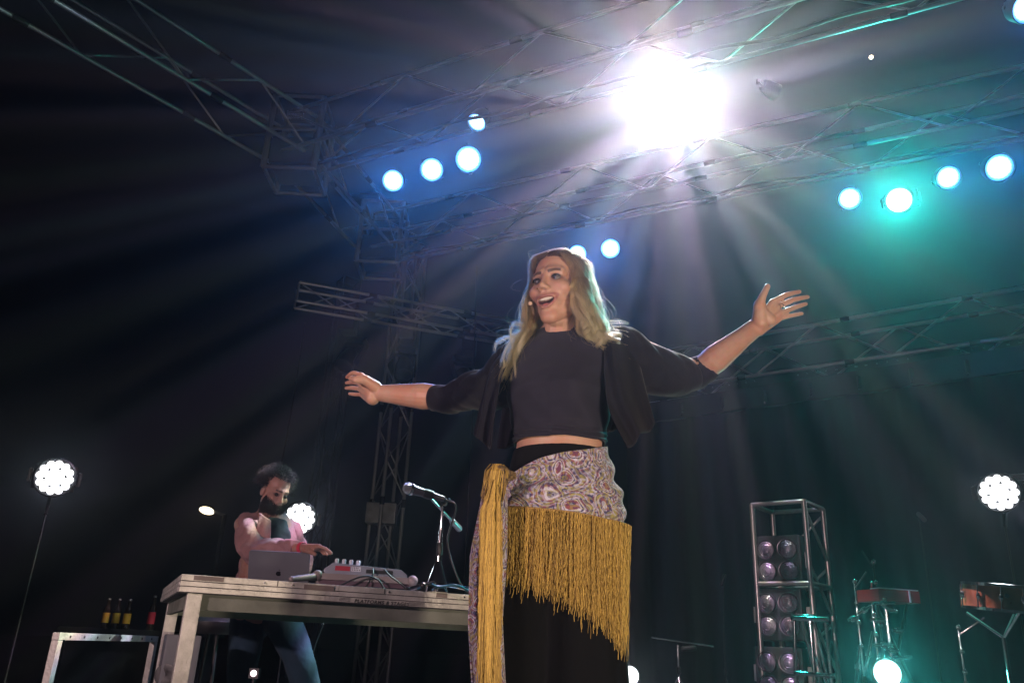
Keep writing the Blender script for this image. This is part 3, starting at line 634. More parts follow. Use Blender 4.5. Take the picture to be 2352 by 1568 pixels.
for k, py in enumerate((1285, 1410, 1547)):
    c = W(1785+2*k, py, 6.5); t = thing('four_lamp_panel', c, ['unlit four-lamp panel nearest the top of the metal tower', 'middle unlit four-lamp panel in the metal tower', 'lowest unlit four-lamp panel, cut by the bottom edge'][k], 'lamp panel', 'four-lamp panels in the tower')
    q = MB(); q.box(c+bn*.07, (.37, .12, .38), np.stack([be, bn, [0, 0, 1]], 1)); q.build('housing', M_black, t, smooth=False, bevel=.01)
    q = MB(); q.box(c+bn*.1+be*.21, (.03, .06, .12), np.stack([be, bn, [0, 0, 1]], 1)); q.box(c+bn*.1-be*.21, (.03, .06, .12), np.stack([be, bn, [0, 0, 1]], 1)); q.build('bracket', M_tw, t, smooth=False)
    for i in (-1, 1):
        for jz in (-1, 1):
            P = c+be*.086*i+np.array([0, 0, .082*jz])
            ax = nrm(-bn+be*.08*i)
            q = MB(); q.lathe([(.069, -.0), (.071, .012), (.076, .013), (.076, -.01), (.069, -.012)], P, ax, 28); q.build('ring', M_ring, t)
            q = MB(); q.lathe([(.068, .004), (.052, .012), (.050, .010), (.034, .019), (.032, .017), (.016, .023), (0, .024)], P, ax, 28); q.build('lens', M_gl, t)
# chrome percussion rack right of it
def stand(name, px, ptop, Y, label, cat, r=.012, m=M_chrome, legs=True, grp=None, z0=0.):
    P = W(px, ptop, Y); t = thing(name, [P[0], P[1], z0], label, cat, grp)
    rod('pole', [P[0], P[1], z0+.25], P, r, m, t)
    if legs:
        for a in (.4, 2.5, 4.6): rod('leg', [P[0], P[1], z0+.45], [P[0]+.3*math.cos(a), P[1]+.3*math.sin(a), z0+.01], r*.8, m, t)
        q = MB(); q.lathe([(r*1.1, -.03), (r*2, -.02), (r*2, .02), (r*1.1, .03)], [P[0], P[1], z0+.5]); q.build('collar', M_black, t)
    return t, P
GS = 'metal stands around the drum kit'
t, P = stand('keyboard_stand', 1860, 1420, 6.0, 'teal-lit square metal frame stand right of the lamp tower', 'stand', grp=None, legs=False)
for dx, dz in ((-.11, 0), (.11, 0)): rod('tube', P+[dx, 0, -.02], P+[dx*1.3, .05, -.9], .013, M_chrome, t)
rod('bar', P+[-.13, 0, 0], P+[.13, 0, 0], .018, M_chrome, t); rod('bar', P+[-.13, 0, -.36], P+[.14, 0, -.37], .015, M_chrome, t); rod('bar', P+[.0, .3, .02], P+[.16, .3, .02], .03, M_chrome, t)
rod('tube', P+[.05, .3, .02], P+[.2, .3, -.9], .013, M_chrome, t); rod('tube', P+[.14, .3, .02], P+[.28, .3, -.9], .013, M_chrome, t); rod('tube', P+[.05, .28, -.1], P+[.22, .28, -.5], .01, M_chrome, t)
t, P = stand('microphone_stand', 1557, 1480, 7.2, 'short teal-lit microphone stand on the stage behind the trousers', 'microphone stand', .010, grp=GS)
rod('boom', P+[-.22, 0, .05], P+[.3, 0, .0], .008, M_chrome, t); q = MB(); q.capsule(P+[.04, -.02, -.03], P+[.13, -.02, -.02], .022, .022); q.build('clutch', M_black, t)
t, P = stand('microphone_stand', 1662, 1445, 7.6, 'thin dark microphone stand left of the lamp tower', 'microphone stand', .007, M_black, grp=GS)
tip = W(1664, 1322, 7.4); rod('boom', P+[0, 0, -.03], tip, .006, M_black, t); q = MB(); q.capsule(tip, tip-[.03, 0, .07], .02, .017); q.build('microphone_head', M_black, t)
# percussion multi-stand with clamps
for k, (px, py, Y, lab) in enumerate([(2005, 1290, 6.6, 'tall dark stand with teal glints left of the red keyboard'), (2000, 1360, 6.3, 'slim stand with small clamps below the red keyboard'), (1962, 1335, 6.5, 'thin stand ending in a small teal-lit knob'), (2200, 1440, 6.2, 'leaning stand leg between keyboard and snare drum')]):
    t, P = stand('cymbal_stand', px, py, Y, lab, 'stand', .008, M_chrome if k else M_black, grp=GS)
    for z in (0, -.16, -.3, -.47):
        q = MB(); q.ball(P+[.0, -.01, z], (.02, .016, .02), n=10, m=6); q.build('clamp', M_chrome, t)
    rod('boom', P+[0, 0, -.05], P+[-.12+.09*k, -.1, .07], .007, M_chrome, t)
# red keyboard
k0 = W(2021, 1365, 6.0); kb = thing('keyboard', k0, 'red-sided keyboard lying high on dark stands at right', 'keyboard'); ke = nrm([1, .25, 0]); kn = np.array([-ke[1], ke[0], 0]); Rk = np.stack([ke, kn, [0, 0, 1]], 1)
q = MB(); q.box(k0+ke*.165+kn*.12, (.35, .24, .085), Rk); q.build('body', mat('keyboard_red', (.40, .015, .025), .5), kb, smooth=False, bevel=.006)
q = MB(); q.box(k0+ke*.25-kn*.002, (.012, .006, .08), Rk); q.build('trim_strip', M_wht, kb, smooth=False)
q = MB(); q.box(k0+ke*.165+kn*.05+[0, 0, .047], (.33, .1, .008), Rk); q.build('key_bed', M_wht, kb, smooth=False)
ks = thing('keyboard_stand', [k0[0]+.16, k0[1]+.1, 0], 'folding dark stand carrying the red keyboard', 'keyboard stand')
for s_ in (-1, 1): rod('leg', k0+ke*(.165+.14*s_)+kn*.1-[0, 0, .045], [k0[0]+.16-.25*s_, k0[1]+.15, 0.01], .013, M_black, ks)
# clamps and hardware lit teal below the keyboard
pr = thing('percussion_rack', [W(2070, 1440, 5.8)[0], 5.8, 0], 'cluster of chrome percussion clamps lit teal under the keyboard', 'percussion rack')
pc = W(2035, 1400, 5.8)
rod('post', [pc[0], pc[1], 0], pc+[0, 0, .08], .014, M_chrome, pr)
for (px, py, L_, a) in [(2030, 1385, .16, .1), (2045, 1398, .1, -.3), (1985, 1400, .12, .5), (2062, 1447, .08, 0), (2030, 1480, .14, .1), (2048, 1492, .09, -.1), (1960, 1420, .08, .3), (2015, 1423, .1, 0), (1995, 1500, .3, 1.2), (1970, 1530, .28, 1.3), (2055, 1512, .25, .15)]:
    P = W(px, py, 5.75); d = np.array([math.cos(a), .15, math.sin(a)]); rod('bar', P-d*L_/2, P+d*L_/2, .011, M_chrome, pr); q = MB(); q.lathe([(.012, -.02), (.02, -.015), (.02, .015), (.012, .02)], P, d, 12); q.build('clamp', M_chrome, pr)
# snare drum
dc = W(2290, 1372, 4.9); dr = thing('snare_drum', dc, 'wooden snare drum with chrome rims at the right edge', 'snare drum'); dR = .178; dh = .135
ax = nrm([.05, -.10, 1]); M_wood = mat('drum_wood', (.22, .07, .03), .3, 0, .1, 20, .3, coat=.6)
q = MB(); q.lathe([(dR, -dh/2), (dR, dh/2)], dc, ax, 48); q.build('shell', M_wood, dr)
for s_ in (-1, 1):
    q = MB(); q.lathe([(dR+.004, -.008), (dR+.012, -.008), (dR+.013, .008), (dR+.002, .01)], dc+ax*dh/2*s_, ax, 48); q.build('rim', M_chrome, dr)
    q = MB(); q.lathe([(dR, 0), (0, 0)], dc+ax*(dh/2-.003)*s_, ax, 48); q.build('drum_head', mat('drum_skin', (.6, .6, .58), .6), dr)
u_ = nrm(np.cross(ax, [1, 0, 0])); w_ = np.cross(ax, u_)
for k in range(10):
    a = 2*PI*k/10+.2; d = u_*math.cos(a)+w_*math.sin(a)
    rod('tension_rod', dc+d*(dR+.014)-ax*(dh/2), dc+d*(dR+.014)+ax*(dh/2+.008), .004, M_chrome, dr)
    q = MB(); q.ball(dc+d*(dR+.008), (.012, .012, .022), n=10, m=6); q.build('lug', M_chrome, dr)
q = MB(); q.lathe([(0, .004), (.012, .004), (.014, 0)], dc+nrm([-.25, -1, 0])*(dR+.001), nrm([-.25, -1, 0]), 14); q.build('badge', M_chrome, dr)
sn = thing('snare_stand', [dc[0], dc[1], 0], 'chrome basket stand under the snare drum', 'drum stand')
rod('pole', [dc[0], dc[1], .2], dc-[0, 0, .22], .013, M_chrome, sn)
for a in (.6, 2.7, 4.8):
    d = np.array([math.cos(a), math.sin(a), 0]); rod('basket_arm', dc-[0, 0, .22], dc+d*.17-[0, 0, .085], .008, M_chrome, sn); rod('leg', [dc[0], dc[1], .4], [dc[0]+.32*d[0], dc[1]+.32*d[1], .01], .009, M_chrome, sn)
# thin microphone over the kit and a mast at far right
t, P = stand('microphone_stand', 2110, 1180, 7.5, 'very dim tall microphone stand above the red keyboard', 'microphone stand', .006, M_black, grp=GS)
q = MB(); q.capsule(P, P+[.02, -.05, -.06], .02, .02); q.build('microphone_head', mat('mic_dim', (.12, .1, .12), .5), t)
# small gear under the table
P = W(585, 1545, 4.6); t = thing('pedal_light', P, 'small pinkish light glinting under the table by the player\'s feet', 'small light')
q = MB(); q.box(P, (.05, .04, .05)); q.build('body', M_black, t, smooth=False); q = MB(); q.ball(P+[0.0, -.02, .0], .016); q.build('lens', emis('small_pink', (1., .75, .8), 4), t); rod('post', [P[0], P[1], 0], P, .01, M_black, t)
for k, (x0, y0, x1, y1, Y, lab) in enumerate([(742, 1430, 705, 1568, 5.0, 'dark cable hanging beneath the table right of the player'), (1155, 1450, 1130, 1568, 2.5, 'teal-lit cable curling beside the shawl tail')]):
    a = W(x0, y0, Y); b = W(x1, y1, Y); 
    c = W((x0+x1)/2-(22 if k else 6), (y0+y1)/2, Y); cable('loose_cable', [a, c, b, b-[0, 0, .3]], .006, M_cab, lab)
# ================================================================== PEOPLE
def skin_mat(name, base):
    m = bpy.data.materials.new(name); m.use_nodes = True; t = m.node_tree; b = t.nodes['Principled BSDF']
    a = t.nodes.new('ShaderNodeAttribute'); a.attribute_name = 'Col'; n = t.nodes.new('ShaderNodeTexNoise'); n.inputs['Scale'].default_value = 90; n.inputs['Detail'].default_value = 5
    tc = t.nodes.new('ShaderNodeTexCoord'); t.links.new(tc.outputs['Object'], n.inputs['Vector'])
    mx = t.nodes.new('ShaderNodeMix'); mx.data_type = 'RGBA'; mx.blend_type = 'MULTIPLY'; mx.inputs[0].default_value = .25
    t.links.new(a.outputs['Color'], mx.inputs[6]); t.links.new(n.outputs['Color'], mx.inputs[7]); nb2 = t.nodes.new('ShaderNodeTexNoise'); nb2.inputs['Scale'].default_value = 22; nb2.inputs['Detail'].default_value = 3; t.links.new(tc.outputs['Object'], nb2.inputs['Vector'])
    rb = t.nodes.new('ShaderNodeValToRGB'); rb.color_ramp.elements[0].position = .38; rb.color_ramp.elements[0].color = (1., .80, .76, 1); rb.color_ramp.elements[1].position = .6; rb.color_ramp.elements[1].color = (1, 1, 1, 1); t.links.new(nb2.outputs['Fac'], rb.inputs[0])
    m9 = t.nodes.new('ShaderNodeMix'); m9.data_type = 'RGBA'; m9.blend_type = 'MULTIPLY'; m9.inputs[0].default_value = .8; t.links.new(mx.outputs[2], m9.inputs[6]); t.links.new(rb.outputs[0], m9.inputs[7]); t.links.new(m9.outputs[2], b.inputs['Base Color'])
    n = t.nodes.new('ShaderNodeTexNoise'); n.inputs['Scale'].default_value = 260; n.inputs['Detail'].default_value = 5; t.links.new(tc.outputs['Object'], n.inputs['Vector'])
    bp = t.nodes.new('ShaderNodeBump'); bp.inputs['Strength'].default_value = .35; bp.inputs['Distance'].default_value = .002; t.links.new(n.outputs['Fac'], bp.inputs['Height']); t.links.new(bp.outputs[0], b.inputs['Normal'])
    b.inputs['Roughness'].default_value = .48; b.inputs['Subsurface Weight'].default_value = .12; b.inputs['Subsurface Radius'].default_value = (.012, .005, .003); b.inputs['Subsurface Scale'].default_value = 1.
    return m
def sd_ell(P, c, r, R=None):
    q = P-np.asarray(c)
    if R is not None: q = q @ np.asarray(R)
    r = np.asarray(r, float); k0 = np.linalg.norm(q/r, axis=-1); k1 = np.linalg.norm(q/(r*r), axis=-1)+1e-9; return k0*(k0-1)/k1
def sd_cap(P, a, b, ra, rb):
    a = np.asarray(a, float); b = np.asarray(b, float); ab = b-a; h = np.clip(((P-a)@ab)/(ab@ab+1e-12), 0, 1)
    return np.linalg.norm(P-a-h[..., None]*ab, axis=-1)-(ra+(rb-ra)*h)
def smin(a, b, k): h = np.clip(.5+.5*(b-a)/k, 0, 1); return b*(1-h)+a*h-k*h*(1-h)
def smax(a, b, k): return -smin(-a, -b, k)
def head_sdf(P, man=False):
    Q = P.copy(); Q[..., 0] = np.abs(Q[..., 0])
    d = sd_ell(Q, (0, -.018, .048), (.073, .092, .078))
    d = smin(d, sd_ell(Q, (0, .018, -.018), (.057, .067, .087)), .02)
    cz = -.100 if man else -.110
    d = smin(d, sd_cap(Q, (.041, -.004, -.050), (.010, .060, cz+.008), .020, .018), .03)
    d = smin(d, sd_ell(Q, (0, .066, cz), (.019, .018, .015)), .018)
    d = smin(d, sd_ell(Q, (.038, .058, -.022), (.026, .026, .022)), .022)
    d = smin(d, sd_cap(Q, (.012, .079, .031), (.042, .064, .029), .0075, .0070), .024)
    d = smin(d, sd_ell(Q, (0, .071, -.058), (.034, .024, .032)), .018)
    d = smax(d, -sd_ell(Q, (.031, .094, .005), (.016, .0165, .0070)), .011)
    d = smin(d, sd_cap(Q, (0, .083, .018), (0, .105, -.021), .0058, .0074), .012)
    d = smin(d, sd_ell(Q, (0, .1055, -.0255), (.0092, .0095, .0082)), .008)
    d = smin(d, sd_ell(Q, (.0125, .098, -.030), (.0078, .0095, .0075)), .006)
    d = smax(d, -sd_ell(Q, (.0068, .108, -.038), (.0038, .006, .005)), .003)
    # folds from nose to mouth corners
    d = smax(d, -sd_cap(Q, (.020, .101, -.032), (.043, .077, -.064), .0034, .0038), .010)
    if man: 
        d = smin(d, sd_ell(Q, (0, .094, -.062), (.020, .008, .005)), .004)
    else:
        S = Q.copy(); S[..., 2] = Q[..., 2]-13.*Q[..., 0]**2
        lu = lip_pts(1); ll = lip_pts(-1)
        for L, r in ((lu, .0042), (ll, .0050)):
            for i in range(len(L)-1): d = smin(d, sd_cap(Q, L[i], L[i+1], r*(1-.12*i), r*(1-.12*(i+1))), .004)
        d = smax(d, -sd_ell(S, (0, .098, -.0690), (.0285, .034, .0122)), .003)
    return d
def lip_pts(s):
    x = np.array([0, .009, .018, .027, .0335])
    top = np.array([-.0545, -.0535, -.0515, -.0490, -.0485]); bot = np.array([-.0855, -.0838, -.0775, -.0655, -.0500])
    z = top if s > 0 else bot
    y = .0945-17*x**2-(.006 if s < 0 else 0)*(1-x/.0315)
    return np.stack([x, y, z], 1)
def head_mesh(man=False, nu=220, nv=170):
    u = np.linspace(0, 2*PI, nu, endpoint=False); 
    v = np.linspace(.02, PI-.02, nv); U_, V_ = np.meshgrid(u, v)
    D = np.stack([np.sin(V_)*np.sin(U_), np.sin(V_)*np.cos(U_), np.cos(V_)], -1); O = np.array([0, 0, -.012])
    t = np.full(U_.shape, .21)
    for _ in range(70):
        d = head_sdf(O+D*t[..., None], man); t = np.maximum(t-d*.7, .03)
        if np.abs(d).max() < 2e-5: break
    P = O+D*t[..., None]; F = [(i*nu+j, i*nu+(j+1) % nu, (i+1)*nu+(j+1) % nu, (i+1)*nu+j) for i in range(nv-1) for j in range(nu)]
    F += [tuple(range(nu))[::-1], tuple((nv-1)*nu+j for j in range(nu))]
    return P.reshape(-1, 3), F
def frame(yaw, pitch, roll):
    """columns: left, forward, up.  yaw from facing -Y, positive towards the picture's left"""
    f = np.array([-math.sin(yaw)*math.cos(pitch), -math.cos(yaw)*math.cos(pitch), math.sin(pitch)])
    l = np.array([math.cos(yaw), -math.sin(yaw), 0]); u = np.cross(l, f); u = u if u[2] > 0 else -u
    l2 = l*math.cos(roll)+u*math.sin(roll); u2 = u*math.cos(roll)-l*math.sin(roll)
    return np.stack([l2, f, u2], 1)
def colour(ob, C):
    a = ob.data.color_attributes.new('Col', 'FLOAT_COLOR', 'POINT'); n = len(ob.data.vertices)
    c = np.ones((n, 4), np.float32); c[:, :3] = C; a.data.foreach_set('color', c.ravel())
def ss(x, a, b): t = np.clip((x-a)/(b-a), 0, 1); return t*t*(3-2*t)

# ------------------------------------------------------------------ the singer
SG = thing('person', [.14, 2.05, 0], 'laughing long-haired singer in black with arms spread wide and a fringed shawl', 'person')
YW = math.radians(16); er = np.array([math.cos(YW), -math.sin(YW), 0]); ef = np.array([-math.sin(YW), -math.cos(YW), 0])
AX = np.array([.135, 2.06, 0])     # body axis
# z, side half width, front depth, back depth, shift along er
TOR = np.array([
 [.40, .150, .110, .115, .010], [.80, .150, .105, .115, .008], [.87, .154, .104, .118, .006], [.93, .151, .100, .118, .004], [.99, .140, .094, .108, .002], [1.05, .122, .088, .092, .0],
 [1.10, .112, .086, .082, .0], [1.15, .116, .094, .084, .0], [1.19, .126, .114, .088, .0], [1.235, .134, .126, .094, .0], [1.28, .139, .112, .098, .002], [1.32, .148, .092, .098, .004],
 [1.36, .150, .072, .090, .004], [1.385, .120, .056, .074, .002], [1.41, .075, .046, .06, 0], [1.44, .055, .045, .05, 0]])
def tor(z):
    z = np.asarray(z, float); return [np.interp(z, TOR[:, 0], TOR[:, k]) for k in range(1, 5)]
def torP(th, z, off=0., wav=None):
    th = np.asarray(th, float); a, bf, bb, sh = tor(z); b = np.where(np.cos(th) > 0, bf, bb)
    bust = .022*np.exp(-((np.abs(th)-.55)/.36)**2)*np.exp(-((z-1.225)/.05)**2)
    x = (a+off)*np.sin(th)+sh; y = (b+off+bust)*np.cos(th); 
    return AX+x[..., None]*er+y[..., None]*ef+np.asarray(z)[..., None]*np.array([0, 0, 1.])
HS = .93; HC = W(1283, 668, 2.03); HR = frame(math.radians(31), math.radians(-1), math.radians(3))
def Hw(P): return HC+(np.asarray(P, float)*HS)@HR.T
# arms
aR = [W(1432, 803, 2.05), W(1600, 858, 2.2), W(1735, 752, 2.03)]
aL = [W(1184, 858, 2.14), W(1032, 914, 2.32), W(866, 902, 2.42)]
body = MB(); hv, hf = head_mesh(); body.add(Hw(hv), hf)
body.capsule(Hw((0, -.012, -.07)), AX+er*.0+ef*.0+np.array([0, 0, 1.36]), .046, .056)
zz = np.linspace(.78, 1.43, 40); tt = np.linspace(0, 2*PI, 64, endpoint=False)
G = np.array([torP(tt, np.full(64, z)) for z in zz]); body.grid(G, closed=True); n0 = body.n-40*64
body.f += [tuple(n0+j for j in range(64))[::-1], tuple(n0+39*64+j for j in range(64))]
body.chain([AX+er*.07+[0, 0, 1.365], aR[0], .55*aR[0]+.45*aR[1], aR[1], .65*aR[1]+.35*aR[2], .2*aR[1]+.8*aR[2], aR[2]], [.045, .05, .042, .036, .040, .028, .025])
body.chain([AX-er*.07+[0, 0, 1.35], aL[0], .55*aL[0]+.45*aL[1], aL[1], .65*aL[1]+.35*aL[2], .2*aL[1]+.8*aL[2], aL[2]], [.045, .046, .038, .034, .041, .030, .025])
# her left hand (right in the picture): palm forward, thumb up
Yh = 2.02
def fing(base, tip, Yb, Yt, r0, bend=(0, -6), mb=body, n=3):
    a = W(*base, Yb); c = W(*tip, Yt); m = W((base[0]+tip[0])/2+bend[0], (base[1]+tip[1])/2+bend[1], (Yb+Yt)/2-.004)
    P = catmull(np.array([[a, m, c]]), 5)[0]; mb.chain(P, [r0, r0*.98, r0*.93, r0*.87, r0*.76], 14)
wr = aR[2]
bases = [((1775, 693), (1836, 670), .0077), ((1788, 703), (1855, 682), .0079), ((1792, 719), (1851, 698), .0075), ((1787, 733), (1842, 720), .0067)]
for i, (bb_, tp__, r0) in enumerate(bases):
    Yb = Yh+.003*i+(.005 if i % 2 else 0); body.capsule(wr+(W(1745, 744+3*i, 2.03)-W(1740, 748, 2.03)), W(*bb_, Yb), .019, .0095)
    fing(bb_, tp__, Yb, Yb+(.022 if i in (1, 2) else .008)-.010*(i == 2), r0, bend=(0, -4 if i < 2 else -1))
body.capsule(W(1745, 740, 2.015), W(1745, 700, 2.0), .022, .0165); body.chain([W(1742, 705, 2.0), W(1752, 680, 1.99), W(1763, 658, 1.985)], [.0145, .0102, .0080])
body.capsule(W(1768, 735, 2.015), W(1745, 715, 2.01), .018, .018)
# her right hand (left in the picture), bent at the wrist, fingers pointing away
wl = aL[2]
for i, (bb_, tp__, r0, m_) in enumerate([((829, 862), (797, 866), .0078, (-2, -8)), ((827, 880), (796, 879), .0077, (0, -2)), ((828, 893), (795, 891), .0075, (0, -1)), ((833, 906), (803, 904), .0070, (0, 1))]):
    Yb = 2.44+.012*i; body.capsule(wl+[-.012, 0, .006-.008*i], W(*bb_, Yb), .022, .0105); 
    fing(bb_, tp__, Yb, Yb+.05+(.02 if i == 2 else 0), r0, bend=m_)
body.chain([W(862, 888, 2.40), W(838, 872, 2.375), W(818, 872, 2.37), W(806, 869, 2.385)], [.020, .0155, .0115, .0085])
ob, V = finish(body, .0026, 'body', skin_mat('skin_fair', None), SG, 2, .4)
# colours by place
L = (V-HC)@HR/HS; base = np.array([.56, .33, .235]); Cc = np.tile(base, (len(V), 1))
def mixc(m, c): 
    global Cc; Cc = Cc*(1-m[:, None])+np.array(c)*m[:, None]
near = (np.linalg.norm(L, axis=1) < .2)
ax_ = np.abs(L[:, 0])
lipd = np.full(len(V), 9.)
for s_ in (1, -1):
    lp_ = lip_pts(s_); Q = L.copy(); Q[:, 0] = ax_
    for i in range(4): lipd = np.minimum(lipd, sd_cap(Q, lp_[i], lp_[i+1], 0, 0))
mixc(.7*(1-ss(lipd, .0035, .0066))*near, (.33, .11, .12))
S = L.copy(); S[:, 2] = L[:, 2]-13*L[:, 0]**2
inm = sd_ell(S, (0, .098, -.0690), (.0282, .034, .0119)); mixc((1-ss(inm, -.0012, .001))*near*(L[:, 1] < .086), (.06, .012, .015))
ey = np.sqrt(((ax_-.031)/.019)**2+((L[:, 2]-.007)/.012)**2); mixc(.6*(1-ss(ey, .7, 1.25))*near*(L[:, 1] > .03), (.14, .07, .07))
br = np.abs(L[:, 2]-((.0255+.0045*np.exp(-((ax_-.034)/.015)**2)))); mixc(.9*(1-ss(br, .0030, .0062))*(ax_ > .010)*(ax_ < .046)*near*(L[:, 1] > .03), (.07, .04, .035))
ck = np.sqrt(((ax_-.042)/.02)**2+((L[:, 2]+.03)/.02)**2); mixc(.3*(1-ss(ck, .3, 1.2))*near*(L[:, 1] > .02), (.62, .25, .2))
# faint forearm tattoo near her left wrist
tq = W(1712, 772, 2.0); td = np.linalg.norm(V-tq, axis=1); pat = (np.sin((V[:, 0]*1.2+V[:, 2])*330)+np.sin((V[:, 2]-V[:, 0])*410)) > .75
mixc(.45*pat*(td < .032), (.12, .10, .12))
colour(ob, Cc)
# eyes, lashes, teeth, tongue
M_eyew = mat('eye_white', (.15, .12, .12), .4); M_iris = mat('iris_brown', (.03, .015, .01), .35); M_dark = mat('lash_dark', (.01, .008, .008), .6)
M_teeth = mat('teeth', (.80, .76, .68), .25); M_tongue = mat('tongue', (.42, .12, .12), .35)
for s_ in (-1, 1):
    c = Hw((s_*.031, .0705, .0075)); q = MB(); q.ball(c, .0118*HS, n=24, m=16); e = q.build('eye', M_eyew, SG)
    g_ = nrm(Hw((s_*.031-.004, .12, .003))-c); q = MB(); q.lathe([(.0052, .0108), (.003, .0114), (0, .0116)], c, g_, 20); q.build('iris', M_iris, e)
    q = MB(); P = [Hw((s_*(.031+dx), .0835-(dx*dx)*22-.0022*(dx > .01), .0125-dx*dx*28)) for dx in np.linspace(-.0135, .0145, 9)]; q.tube(P, [.0006, .0013, .0017, .0018, .0018, .0019, .002, .0019, .0012], 8); q.build('eyelash', M_dark, SG)
    q = MB(); P = [Hw((s_*(.031+dx), .0815-(dx*dx)*18, .0022+dx*dx*16)) for dx in np.linspace(-.012, .013, 7)]; q.tube(P, .0006, 6); q.build('eyelash', M_dark, SG)
q = MB()
for k in range(-5, 6):
    x = k*.0046; w = .0042 if k else .0044; q.box(Hw((x, .0865-15*x*x, -.0600+12*x*x+(.0008 if abs(k) == 1 else 0))), (w*HS, .005, (.0088-.0007*abs(k))*HS), HR)
q.build('teeth', M_teeth, SG, smooth=False, bevel=.0007)
q = MB(); q.ball(Hw((0, .072, -.0775)), (.018, .018, .006), HR); q.build('tongue', M_tongue, SG)
# head-worn microphone and small jewellery
M_beige = mat('beige_mic', (.62, .42, .30), .6); M_gold = mat('gold', (.8, .55, .2), .2, 1.)
q = MB(); q.tube(catmull(np.array([[Hw((-.070, .02, -.02)), Hw((-.068, .055, -.045)), Hw((-.058, .082, -.062)), Hw((-.048, .092, -.066))]]), 14)[0], .0011, 8); hm_ = q.build('headset_boom', M_beige, SG)
q = MB(); q.ball(Hw((-.046, .094, -.066)), .0058); q.build('foam_tip', M_beige, SG)
q = MB(); q.ball(Hw((-.017, .103, -.030)), .0022); q.build('nose_stud', M_gold, SG)
rgp = W(1796, 705, 2.013); q = MB(); q.lathe([(.0102, -.0015), (.0108, 0), (.0102, .0015)], rgp, W(1850, 684, 2.03)-rgp, 20); q.build('ring', M_chrome, SG)
# ---- hair
def hair_mat(name, root, tip, mel=None):
    m = bpy.data.materials.new(name); m.use_nodes = True; t = m.node_tree; t.nodes.remove(t.nodes['Principled BSDF'])
    h = t.nodes.new('ShaderNodeBsdfHairPrincipled'); h.parametrization = 'COLOR'; h.inputs['Roughness'].default_value = .32; h.inputs['Radial Roughness'].default_value = .5
    hi = t.nodes.new('ShaderNodeHairInfo'); cr = t.nodes.new('ShaderNodeValToRGB'); cr.color_ramp.elements[0].color = (*root, 1); cr.color_ramp.elements[0].position = .18; cr.color_ramp.elements[1].color = (*tip, 1); cr.color_ramp.elements[1].position = .68
    mx = t.nodes.new('ShaderNodeMix'); mx.data_type = 'RGBA'; mx.blend_type = 'MULTIPLY'; mx.inputs[0].default_value = .6
    r2 = t.nodes.new('ShaderNodeMapRange'); r2.inputs[3].default_value = .45; r2.inputs[4].default_value = 1.25
    t.links.new(hi.outputs['Intercept'], cr.inputs[0]); t.links.new(hi.outputs['Random'], r2.inputs[0]); t.links.new(cr.outputs[0], mx.inputs[6]); t.links.new(r2.outputs[0], mx.inputs[7])
    t.links.new(mx.outputs[2], h.inputs['Color']); t.links.new(h.outputs[0], t.nodes['Material Output'].inputs[0]); return m
N = 20000
HG = frame(math.radians(32), 0, math.radians(2)); HC2 = HC+np.array([0, .0, .004])
def Gw(P): return HC2+(np.asarray(P)*HS)@HG.T
th = np.abs(rng.uniform(0, PI, N)); sd_ = rng.choice([-1, 1], N)
zl = np.interp(th, [0, .6, 1.1, 1.6, 3.2], [.086, .074, .04, .0, -.05]); zr = rng.uniform(0, 1, N)**.8*(.126-zl)+zl
rr_ = np.sqrt(np.clip(1-((zr-.048)/.080)**2, .0, 1)); 
zr = zr+rng.normal(0, .004, N)*(th < 1.2)
rt = np.stack([sd_*np.sin(th)*.073*rr_-.006, np.cos(th)*.092*rr_-.018, zr-.002], 1)
th1 = math.radians(55)+th/PI*math.radians(112)+rng.normal(0, .05, N); jit = rng.uniform(0, 1, N)
def ring(a, b, cy, z, ang, n_=0): return np.stack([sd_*np.sin(ang)*a, np.cos(ang)*b+cy, z], 1)
ins = jit**.6
a1_ = np.minimum(th1, math.radians(30)+th*.8); p1 = ring(.070+.013*ins, .089+.014*ins, -.017, np.minimum(.080, zr*.75+.02)+.006*ins, a1_)
p2 = ring(.074+.012*ins, .088+.014*ins, -.018, .035+.02*rng.normal(0, .4, N), th1)
p3 = ring(.078+.022*ins, .080+.022*ins, -.012, -.03+.0*jit, th1-.05)
p4 = ring(.080+.034*ins, .070+.030*ins, -.01, -.10+.01*rng.normal(0, 1, N), th1-.04)
fr = np.clip((math.radians(125)-th1)/math.radians(60), 0, 1)   # front locks
lft = (sd_ < 0)
p4[:, 0] += (~lft)*.010*ins; p3[:, 0] += (~lft)*.006*ins
p5 = ring(.088+(.046-.022*lft)*ins, .075+.035*ins, -.005, -.165+.012*rng.normal(0, 1, N), th1)
p5[:, 1] += np.where(lft, .035*fr, -.02*fr+.0)
p6 = p5+np.stack([np.where(lft, -.010, .028)*(.3+ins)+np.where(lft, .009, .016)*rng.normal(0, 1, N), np.where(lft, .030*fr-.01*(1-fr), -.03-.01*fr), -(.02+.10*rng.uniform(0, 1, N))*np.where(lft, .6+.75*fr, .35+.25*(1-fr))], 1)
K = np.stack([rt, p1, p2, p3, p4, p5, p6], 1)
strands = catmull(K, 26)
